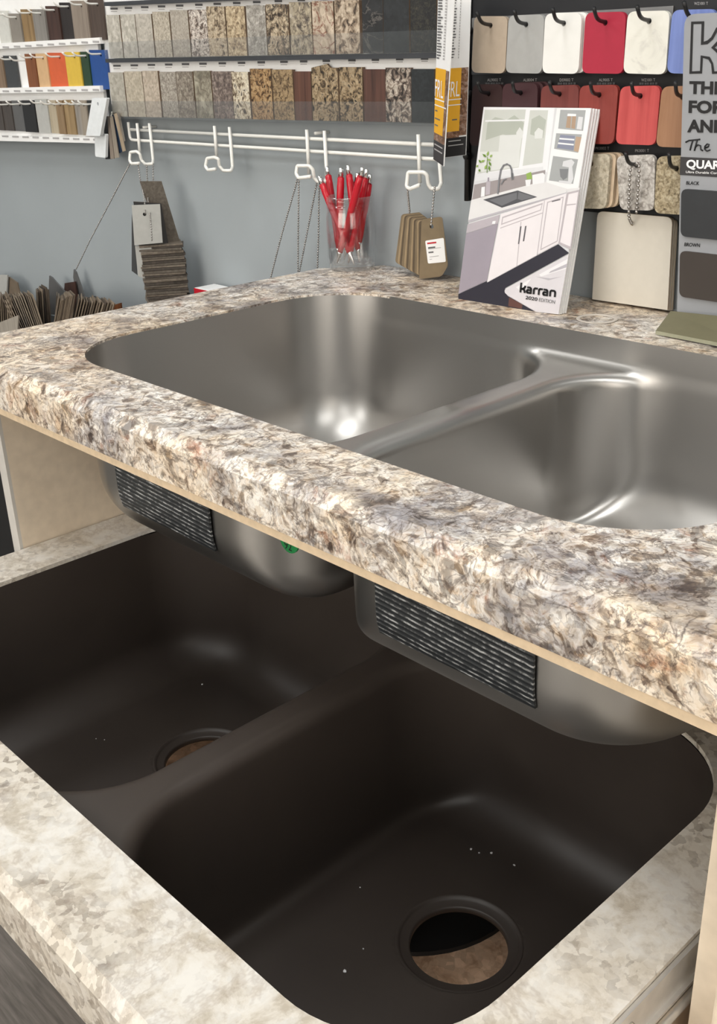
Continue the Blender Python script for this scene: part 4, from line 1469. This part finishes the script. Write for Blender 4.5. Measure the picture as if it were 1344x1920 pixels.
YT = 1.056
ROWS = [
    ('top', 0, [([(80, 84), (255, 84), (240, 383), (65, 378)], (165, 133), (95, 65), 'sand', 'sand-beige', 1),
                ([(260, 80), (446, 75), (432, 384), (243, 379)], (350, 128), (289, 56), 'pale_grey', 'pale grey', 1),
                ([(450, 71), (641, 67), (622, 385), (433, 381)], (546, 122), (489, 45), 'pure_white', 'pure white', 2),
                ([(660, 66), (870, 60), (855, 385), (640, 381)], (762, 118), (703, 40), 'crimson', 'crimson red', 1),
                ([(880, 60), (1099, 54), (1076, 388), (855, 382)], (990, 110), (928, 32), 'marbled_white', 'marbled white', 1),
                ([(1112, 52), (1340, 46), (1320, 388), (1082, 381)], (1240, 108), (1172, 10), 'periwinkle', 'periwinkle blue', 1)]),
    ('second', 0, [([(72, 440), (228, 438), (216, 755), (55, 760)], (155, 488), (97, 428), 'dark_oxblood', 'very dark oxblood', 1),
                   ([(229, 436), (411, 432), (402, 750), (216, 752)], (322, 484), (279, 428), 'plum', 'dark plum', 3),
                   ([(430, 447), (626, 441), (612, 752), (414, 752)], (524, 490), (472, 426), 'brick', 'dark brick red', 1),
                   ([(630, 446), (831, 441), (806, 751), (612, 749)], (730, 494), (685, 430), 'rust_red', 'rusty red', 1),
                   ([(842, 450), (1050, 445), (1024, 757), (815, 750)], (944, 500), (899, 431), 'coral_red', 'coral red wood-grain', 1),
                   ([(1058, 450), (1275, 446), (1256, 772), (1025, 764)], (1164, 505), (1128, 428), 'caramel', 'caramel brown', 1)]),
    ('third', 722, [([(600, 82), (790, 80), (766, 366), (575, 362)], (690, 130), (640, 72), 'oat_stone', 'oat-coloured stone', 3),
                    ([(820, 90), (1021, 82), (1016, 375), (838, 370)], (925, 138), (868, 74), 'silver_stone', 'silver-grey stone', 1),
                    ([(1032, 92), (1240, 86), (1226, 400), (1016, 388)], (1132, 156), (1094, 78), 'golden_sand', 'golden sand stone', 1)])]
for rn, oy, row in ROWS:
    for i, (pts, hp_, rt, mk, nm, cnt) in enumerate(row):
        rndl.random()
        q = [iy(*z3(x, y + oy), YT) for x, y in pts]
        hl = iy(*z3(hp_[0], hp_[1] + oy), YT)
        for k in range(cnt - 1, -1, -1):
            sh = Vector((.004 * k, .0052 * k + .0004 * k, .0006 * k))
            mm = LM[mk] if k == 0 or rn != 'third' else M['mdf']
            lab = '%s rounded chip, %s from left in black board %s row' % (nm, ORD[i], rn)
            if k: lab = '%s chip back, behind the %s one in black board %s row' % (['', 'second', 'third'][k], nm, rn)
            slab('rounded_chip', [p + sh for p in q], .005, mm, mm, r=.0085, hole=hl + sh, hr=.0030, label=lab, cat='sample chip', group='rounded chips in the %s row of the black board' % rn)
        if rn == 'third' and i == 0: continue
        b = B()
        tip = iy(*z3(rt[0], rt[1] + oy), YT - .032)
        b.tube([Vector((hl.x, YD - .0005, hl.z + .0008)), hl + Vector((0, -.003, .0006)), hl.lerp(tip, .55) + Vector((0, -.004, -.0045)), tip], .0021, M['black'], 8, smooth_bend=.010)
        b.build('hook', db)
b = B()
for s_, x, y, oy in (('AL9002 T', 185, 424, 0), ('AL8004 T', 372, 424, 0), ('DS9002 T', 562, 424, 0), ('AL9005 T', 766, 424, 0), ('WZ1001 T', 987, 424, 0),
                     ('PK0002 T', 748, 58, 722), ('PK0001 T', 955, 70, 722), ('WZ1001 T', 1262, 26, 0)):
    c0 = z3(x - 36, y + oy); c1 = z3(x + 36, y - 1 + oy); c2 = z3(x - 36, y - 15 + oy)
    put_text(b, s_, iy(*c0, YD - .0012), iy(*c1, YD - .0012), iy(*c2, YD - .0012), M['pale_ink'], 0.01)
    if oy == 0 and y > 100:
        p0, p1 = iy(*z3(x - 48, y + 6), YD - .0012), iy(*z3(x + 48, y + 5), YD - .0012)
        for kk in range(7):
            a_, c_ = p0.lerp(p1, kk / 7 + .01), p0.lerp(p1, kk / 7 + (.1 if kk % 2 else .13))
            b.add([a_, c_, c_ - Vector((0, 0, .0022)), a_ - Vector((0, 0, .0022))], [(3, 2, 1, 0)], M['grey_ink'])
b.build('caption', db, 'small grey product captions')

# large off-white sheets on a chain
plain('ivory', (214, 208, 196), .008)
for k in (2, 1, 0):
    sx = 11 * k
    pts = [(722 + sx, 377 + k * 1.5), (1112 + sx, 410 + 3 * k), (1086 + sx, 893 + k), (694 + sx, 836 + k * 2)]
    YS = 1.072 + .0042 * k
    q = [iy(*z4(x, y), YS) for x, y in pts]
    lab = ['large ivory laminate sheet with a chain hole, frontmost on the counter', 'large laminate sheet with brown edge, second behind the ivory one', 'large laminate sheet, rearmost of the three behind the ivory one'][k]
    slab('laminate_sheet', q, .003, LM['ivory'], M['mdf'], r=(.008, .008, .0004, .0004), hole=iy(*z4(903, 441), YS) if k == 0 else None, hr=.0026, label=lab, cat='sample sheet', group='large ivory sheets under the black board', n=(0, 1, 0))
chain([iy(*z4(925, 132), 1.048), iy(*z4(893, 142), 1.046), iy(*z4(888, 260), 1.047), iy(*z4(884, 410), 1.056), iy(*z4(899, 440), 1.068)], 'left strand of bead chain from the silver stone chip to the ivory sheet', r=.0019)
chain([iy(*z4(928, 130), 1.048), iy(*z4(941, 140), 1.046), iy(*z4(934, 260), 1.047), iy(*z4(925, 382), 1.056)], 'right strand of bead chain hanging in front of the silver stone chip', r=.0019)

# ------------------------------------------------------------------ catalogues
BLp, BRp, TLp = iz(859.5, 559, ZT + .0006), iz(1047, 590, ZT + .0006), iy(907, 200.5, 1.040)
NC = (BRp - BLp).cross(TLp - BLp).normalized()
if NC.y < 0: NC = -NC


def c3(x, y, off=0.0):
    return ip(*z3(x, y), BLp, NC) - NC * off


M['sky_grey'] = flat('printed_grey_1', rgb(198, 199, 200), .35, var=.02, scale=30)
PR = {}


def pr(n, c, var=.01):
    PR[n] = flat('print_' + n, rgb(*c), .3, var=var, scale=50)


for n_, c_ in dict(wall=(206, 206, 208), outdoor=(194, 196, 190), foliage=(170, 174, 164), house=(210, 211, 208), frame=(224, 224, 226), sill=(214, 214, 216),
                   leaf=(96, 130, 44), leaf2=(140, 168, 84), metal=(120, 120, 124), shelfin=(158, 160, 160), shelf=(226, 226, 226), jar=(166, 140, 116), book=(128, 132, 150), kraft=(176, 150, 126),
                   mixer=(206, 206, 208), bowl=(120, 122, 124), splash=(150, 142, 142), marble=(214, 212, 212), sink=(78, 78, 82), sinkin=(108, 108, 112), washer=(150, 142, 152), washtop=(176, 168, 174),
                   door=(222, 216, 218), line=(178, 170, 174), handle=(96, 92, 96), floor=(44, 42, 52), leg=(92, 62, 56), tri=(206, 202, 206), trivein=(176, 172, 178), trilight=(224, 222, 224), shade=(176, 172, 178)).items():
    pr(n_, c_)
CQ = [(130, 557), (691, 563), (521, 1637), (0, 1557)]
ART = [
    ('wall', CQ),
    ('frame', [(130, 560), (500, 562), (440, 905), (88, 930)]),
    ('outdoor', [(136, 572), (350, 570), (313, 872), (97, 905)]), ('outdoor', [(372, 574), (466, 574), (436, 848), (333, 864)]),
    ('foliage', [(150, 640), (190, 610), (250, 625), (290, 600), (340, 640), (325, 720), (230, 700), (140, 730)]), ('foliage', [(380, 620), (420, 600), (455, 625), (440, 720), (372, 700)]),
    ('house', [(215, 705), (330, 700), (316, 800), (205, 810)]), ('house', [(300, 690), (318, 662), (338, 690), (330, 720), (300, 722)]), ('house', [(395, 690), (415, 665), (440, 680), (436, 720), (396, 722)]),
    ('house', [(110, 790), (318, 790), (313, 868), (100, 898)]),
    ('frame', [(139, 626), (346, 622), (345, 630), (138, 634)]), ('frame', [(474, 564), (500, 564), (462, 900), (438, 880)]),
    ('sill', [(92, 905), (440, 868), (440, 888), (84, 945)]), ('splash', [(82, 962), (452, 885), (444, 948), (70, 1042)]),
    ('shelf', [(512, 564), (690, 564), (618, 1010), (455, 960)]),
    ('shelfin', [(530, 572), (662, 574), (648, 682), (518, 672)]), ('shelfin', [(508, 694), (642, 700), (622, 796), (497, 775)]), ('shelfin', [(492, 812), (622, 830), (596, 958), (470, 940)]),
    ('shelf', [(518, 670), (650, 684), (648, 697), (515, 686)]),
    ('jar', [(566, 606), (586, 606), (582, 668), (558, 665)]), ('jar', [(592, 606), (612, 606), (606, 672), (586, 668)]), ('mixer', [(624, 608), (648, 610), (640, 676), (614, 672)]), ('shelf', [(568, 592), (612, 594), (611, 606), (566, 605)]),
    ('book', [(530, 702), (606, 708), (598, 784), (512, 770)]), ('shelf', [(526, 718), (603, 724), (602, 732), (524, 726)]), ('shelf', [(519, 742), (600, 750), (599, 758), (517, 750)]), ('kraft', [(612, 712), (640, 714), (624, 792), (600, 786)]),
    ('mixer', [(545, 840), (588, 830), (604, 846), (592, 868), (598, 930), (585, 960), (520, 950), (524, 940), (570, 944), (574, 872), (540, 866)]), ('bowl', [(526, 880), (572, 880), (566, 925), (545, 938), (530, 920)]),
    ('marble', [(66, 1042), (440, 944), (566, 984), (560, 1006), (50, 1156), (52, 1135)]), ('shade', [(52, 1146), (561, 1002), (560, 1008), (50, 1160)]),
    ('marble', [(566, 984), (632, 978), (628, 990), (566, 1002)]),
    ('sink', [(128, 1040), (308, 992), (410, 1026), (226, 1082)]), ('sinkin', [(160, 1042), (304, 1002), (304, 1036), (226, 1072)]), ('sinkin', [(312, 1000), (396, 1026), (330, 1044), (308, 1036)]),
    ('frame', [(120, 975), (138, 972), (136, 1022), (116, 1026)]), ('washtop', [(145, 945), (168, 942), (164, 1012), (140, 1016)]), ('washer', [(152, 925), (160, 924), (160, 945), (151, 946)]),
    ('frame', [(384, 912), (440, 900), (452, 912), (446, 952), (386, 962)]), ('frame', [(348, 938), (378, 934), (372, 970), (352, 972)]), ('leaf2', [(352, 905), (378, 895), (384, 932), (356, 936)]),
    ('washtop', [(48, 1168), (216, 1118), (206, 1162), (40, 1216)]), ('washer', [(40, 1218), (206, 1164), (148, 1462), (0, 1530)]), ('frame', [(178, 1152), (194, 1150), (190, 1166), (174, 1166)]),
    ('door', [(222, 1116), (564, 1006), (520, 1268), (150, 1470)]), ('line', [(218, 1186), (440, 1106), (439, 1111), (217, 1191)]), ('line', [(446, 1046), (450, 1045), (412, 1330), (407, 1333)]), ('line', [(324, 1156), (328, 1155), (306, 1386), (302, 1388)]),
    ('line', [(228, 1130), (440, 1056), (430, 1096), (222, 1172)]), ('door', [(233, 1136), (434, 1066), (427, 1092), (228, 1164)]),
    ('line', [(462, 1052), (548, 1024), (516, 1258), (426, 1304)]), ('door', [(467, 1056), (543, 1031), (512, 1254), (432, 1295)]),
    ('handle', [(321, 1180), (329, 1178), (317, 1270), (310, 1272)]), ('handle', [(347, 1178), (355, 1176), (343, 1256), (335, 1258)]), ('handle', [(487, 1047), (532, 1036), (531, 1042), (486, 1053)]),
    ('line', [(566, 1004), (630, 988), (586, 1300), (520, 1268)]), ('door', [(574, 1012), (624, 1000), (582, 1284), (530, 1262)]), ('line', [(562, 1065), (612, 1060), (611, 1066), (561, 1072)]),
    ('floor', [(0, 1532), (148, 1464), (150, 1472), (520, 1272), (576, 1318), (244, 1500), (240, 1518), (258, 1542), (402, 1624), (0, 1557)]),
    ('leg', [(264, 1548), (334, 1586), (330, 1608), (260, 1594)]),
    ('tri', [(574, 1326), (248, 1503), (241, 1512), (242, 1524), (256, 1538), (404, 1624), (521, 1637)]),
    ('trilight', [(570, 1348), (420, 1430), (430, 1440), (560, 1400)]), ('trivein', [(568, 1372), (480, 1412), (470, 1424), (564, 1392)]), ('trivein', [(540, 1440), (480, 1450), (400, 1440), (470, 1460)]), ('trilight', [(300, 1496), (380, 1450), (330, 1520)]),
]
cat0 = B()
thk = .0024
cat0.prism([c3(*CQ[3]), c3(*CQ[2]), c3(*CQ[1]), c3(*CQ[0])], NC * thk, M['paper'])
GC = 'catalogues propped against the black board'
cat_o = cat0.build('catalogue', None, 'frontmost catalogue with a white kitchen on its cover, propped on the counter', 'catalogue', GC)
ab = B()
for k, (n_, pts) in enumerate(ART):
    ab.poly([c3(x, y, .00025 + k * .000012) for x, y in pts], PR[n_])


def stroke(b, pts, w_, m, off):
    for i in range(len(pts) - 1):
        (xa, ya), (xb, yb_) = pts[i], pts[i + 1]
        L = math.hypot(xb - xa, yb_ - ya) or 1
        nx, ny = -(yb_ - ya) / L * w_ / 2, (xb - xa) / L * w_ / 2
        ex, ey = (xb - xa) / L * w_ * .3, (yb_ - ya) / L * w_ * .3
        b.poly([c3(xa - ex + nx, ya - ey + ny, off), c3(xb + ex + nx, yb_ + ey + ny, off), c3(xb + ex - nx, yb_ + ey - ny, off), c3(xa - ex - nx, ya - ey - ny, off)], m)


o_ = .0013
arc = [(206, 1008), (214, 930), (222, 885), (236, 862), (254, 855), (270, 864), (278, 884), (281, 930)]
stroke(ab, arc, 8, PR['metal'], o_)
stroke(ab, [(224, 960), (236, 938), (250, 932)], 6, PR['metal'], o_)
stroke(ab, [(281, 905), (282, 932)], 12, PR['metal'], o_)
for i, (x, y, dx, dy) in enumerate([(150, 815, 8, -28), (148, 820, -22, -18), (150, 830, 22, 6), (158, 840, 14, 26), (140, 835, -24, 10), (120, 850, -14, -18), (105, 860, -12, 12), (160, 862, 4, 30), (148, 858, -10, 26), (110, 880, 2, 16), (165, 820, 12, -14)]):
    L = math.hypot(dx, dy); nx, ny = -dy / L * 6, dx / L * 6
    ab.poly([c3(x, y, o_ + i * .00001), c3(x + dx * .5 + nx, y + dy * .5 + ny, o_ + i * .00001), c3(x + dx, y + dy, o_ + i * .00001), c3(x + dx * .5 - nx, y + dy * .5 - ny, o_ + i * .00001)], PR['leaf' if i % 2 else 'leaf2'])
stroke(ab, [(150, 900), (150, 850), (152, 820)], 3, PR['leaf'], o_ - .00005)
ab.build('cover_picture', cat_o, 'cover photograph of a white kitchen with a sink')
tb = B()


# rounded lower-case logo built from strokes in a unit frame: x along the baseline, y up
def lg(x, y):
    bl, br, up = Vector((321, 1521.5)), Vector((508, 1547)), Vector((4.5, -47))
    p = bl + (br - bl) * x + up * y
    return p.x, p.y


def lstroke(pts, w_=10.4):
    stroke(tb, [lg(*p) for p in pts], w_, M['ink'], .0016)


def arcp(cx, cy, rx, ry, a0, a1, n=10):
    return [(cx + rx * math.cos(math.radians(a0 + (a1 - a0) * k / n)), cy + ry * math.sin(math.radians(a0 + (a1 - a0) * k / n))) for k in range(n + 1)]


lstroke([(.02, .04), (.02, 1.0)])
lstroke(arcp(.02, .72, .115, .34, -90, 0) )
lstroke([(.05, .38)] + arcp(.07, .04, .065, .34, 90, 0))


def let_a(x):
    lstroke([(x + .125, .04), (x + .125, .42)] + arcp(x + .085, .42, .04, .22, 0, 90, 6) + [(x + .03, .64)])
    lstroke([(x + .125, .36), (x + .045, .36)] + arcp(x + .045, .21, .03, .15, 90, 270, 8) + [(x + .125, .06)])


def let_r(x):
    lstroke([(x, .04), (x, .42)] + arcp(x + .04, .42, .04, .22, 180, 90, 6) + [(x + .09, .64)])


let_a(.18)
let_r(.385)
let_r(.525)
let_a(.635)
lstroke([(.84, .04), (.84, .42)] + arcp(.88, .42, .04, .22, 180, 90, 6) + [(.93, .64)] + arcp(.93, .42, .045, .22, 90, 0, 6) + [(.975, .04)])
put_text(tb, '2020', c3(350, 1558), c3(412, 1568), c3(353, 1540), M['ink'], .02, tuple(-NC * .0016))
put_text(tb, 'EDITION', c3(420, 1569.5), c3(503, 1583), c3(423, 1551), M['grey_ink'], .0, tuple(-NC * .0016))
tb.build('cover_lettering', cat_o, 'black karran 2020 EDITION lettering')
LABC = ['second catalogue, its white fore-edge showing right of the front cover', 'third catalogue from the front of the propped group', 'rearmost catalogue of the propped group']
for k in (1, 2, 3):
    sh = [(13 * k, 1 * k), (14 * k, 2 * k), (11 * k, -1 * k), (11 * k, 0)]
    pts = [ip(*z3(x + dx, y + dy), BLp + NC * (thk + .0012) * k, NC) for (x, y), (dx, dy) in zip(CQ, sh)]
    for p in pts: p.z = max(p.z, ZT + .0006)
    slab('catalogue', pts, thk, M['paper'], M['paper'], label=LABC[k - 1], cat='catalogue', group=GC, n=NC)

# ------------------------------------------------------------------ product sign at the right border
YSG = 1.034
sg = empty('product_sign', iy(1310, 590, YSG), 'grey upright sign board with large outlined K and two sink colour swatches', 'sign')
sg.location.z = ZT


def s2(x, y): return 1180 + x * .17187, y * .17187


def sp(u, v, off=0.0): return iy(u, v, YSG - off)


M['sign_grey'] = flat('sign_grey', rgb(150, 152, 156), .4, var=.01)
TLs, TRs = sp(1283, 27), sp(1283, 27) + Vector((.215, 0, .0))
BLs = sp(1270.5, 585); BLs.z = ZT + .001
BRs = BLs + Vector((.215, 0, 0))
slab('board', [TLs, TRs, BRs, BLs], .003, M['sign_grey'], M['sign_grey'], r=.012, parent=sg, n=(0, 1, 0))
kb_ = B()
# outlined K: outer outline minus inner outline, in crop pixels
KO = [(672, 236), (815, 232), (808, 455), (850, 440), (890, 405), (925, 340), (945, 300), (1080, 296), (1040, 400), (985, 470), (930, 520), (985, 560), (1030, 640), (1060, 800), (900, 806), (890, 700), (860, 650), (800, 632), (790, 802), (652, 806)]
KI = [(696, 262), (786, 260), (778, 490), (850, 482), (910, 430), (955, 350), (965, 322), (1040, 320), (1005, 390), (950, 455), (890, 520), (950, 575), (1000, 650), (1030, 776), (925, 778), (912, 690), (875, 620), (776, 604), (768, 774), (680, 778)]
P_ = lambda q_: [sp(*s2(x, y), .0004) for x, y in q_]
ko, ki = P_(KO), P_(KI)
n_ = len(ko)
kb_.add(ko + ki, [(i, n_ + i, n_ + (i + 1) % n_, (i + 1) % n_) for i in range(n_)], M['ink'])


def sw(txt, x0_, y0_, x1_, y1_, h, mat='ink', bold=.042):
    """text whose baseline runs (x0,y0)-(x1,y1), letter height h, in full-picture pixels"""
    put_text(kb_, txt, sp(x0_, y0_), sp(x1_, y1_), sp(x0_ + .8, y0_ - h), M[mat], bold, (0, -.0006 if mat == 'ink' else -.0009, 0))


sw('THE', 1292, 176, 1356, 177.5, 24)
sw('FOR', 1291, 212, 1359, 214, 24)
sw('AND', 1288.5, 248, 1362, 249.5, 24)
# hand-written "The"
th_ = [[(612, 1552), (650, 1532), (770, 1520)], [(690, 1530), (672, 1590), (660, 1640)], [(738, 1525), (722, 1590), (708, 1645)], [(712, 1610), (745, 1580), (775, 1590), (778, 1630), (800, 1645)],
       [(815, 1618), (860, 1600), (868, 1578), (845, 1570), (822, 1595), (820, 1630), (845, 1648), (880, 1635)]]
for st in th_:
    kb_.tube([sp(*s2(x, y), .0006) for x, y in st], .0008, M['ink'], 5)
def sign_band(v0, v1, mat, off, u0=None):
    l0, l1 = sp(1276, v0, off), sp(1274, v1, off)
    if u0: l0 = sp(u0, v0, off); l1 = sp(u0 - 1.5, v1, off)
    return [Vector((l0.x, l0.y, l0.z)), Vector((TRs.x - .006, l0.y, l0.z)), Vector((TRs.x - .006, l0.y, l1.z)), l1]


q = sign_band(294, 328, 'ink', .0004, 1275.5)
kb_.add(q, [(3, 2, 1, 0)], M['dark_print'])
sw('QUARTZ', 1287, 318, 1380, 322, 19, 'white_ink', .035)
sw('Ultra Durable Comp', 1286, 325.5, 1352, 328, 5.5, 'white_ink', .01)
sw('BLACK', 1286.5, 346, 1311, 347, 6.6, 'ink', .02)
sw('BROWN', 1283, 461.5, 1312, 463.5, 7, 'ink', .02)
kb_.build('lettering', sg, 'black and white sign lettering')
for u, v0, v1, mk, nm in ((1277, 354, 443, 'slate_charcoal', 'black quartz swatch'), (1274.5, 470, 556, 'dark_oxblood', 'brown quartz swatch')):
    A_ = sp(u, v0, .003); D_ = sp(u - 1.5, v1, .003)
    q = [A_, Vector((TRs.x - .02, A_.y, A_.z)), Vector((TRs.x - .02, A_.y, D_.z)), D_]
    mat = M['brown'] if 'brown' in nm else flat('black_quartz', rgb(44, 46, 49), .45, var=.04)
    slab('swatch', q, .0026, mat, mat, r=.007, parent=sg, label=nm, n=(0, 1, 0))

# ------------------------------------------------------------------ small things on the counter
zc = ZT + .0052
q = [iy(1257, 583, 1.020), iy(1257, 583, 1.020) + (iy(1344, 592, 1.020) - iy(1257, 583, 1.020)) * 1.6, iz(1229, 620, zc) + (iz(1344, 642, zc) - iz(1229, 620, zc)) * 1.6, iz(1229, 620, zc)]
plain('olive', (112, 108, 84))
oc = B()
oc.prism(list(reversed(q)), (0, 0, -.0038), LM['olive'], flat('olive_edge', rgb(150, 150, 128), .45))
oc.build('solid_surface_tile', None, 'olive green tile lying on the counter in front of the grey sign', 'sample tile')
cr_ = iz(1119, 599, ZT)
b = B()
b.lathe([(.0185, .0003), (.0225, .0003), (.0232, .0008), (.0225, .0014), (.0190, .0014), (.0185, .0008), (.0185, .0003)], (cr_.x, cr_.y, ZT), (0, 0, 1), flat('milky_plastic', rgb(196, 188, 178), .4), 40, False)
b.build('plastic_ring', None, 'pale flat plastic ring lying on the counter beside the catalogues', 'ring')
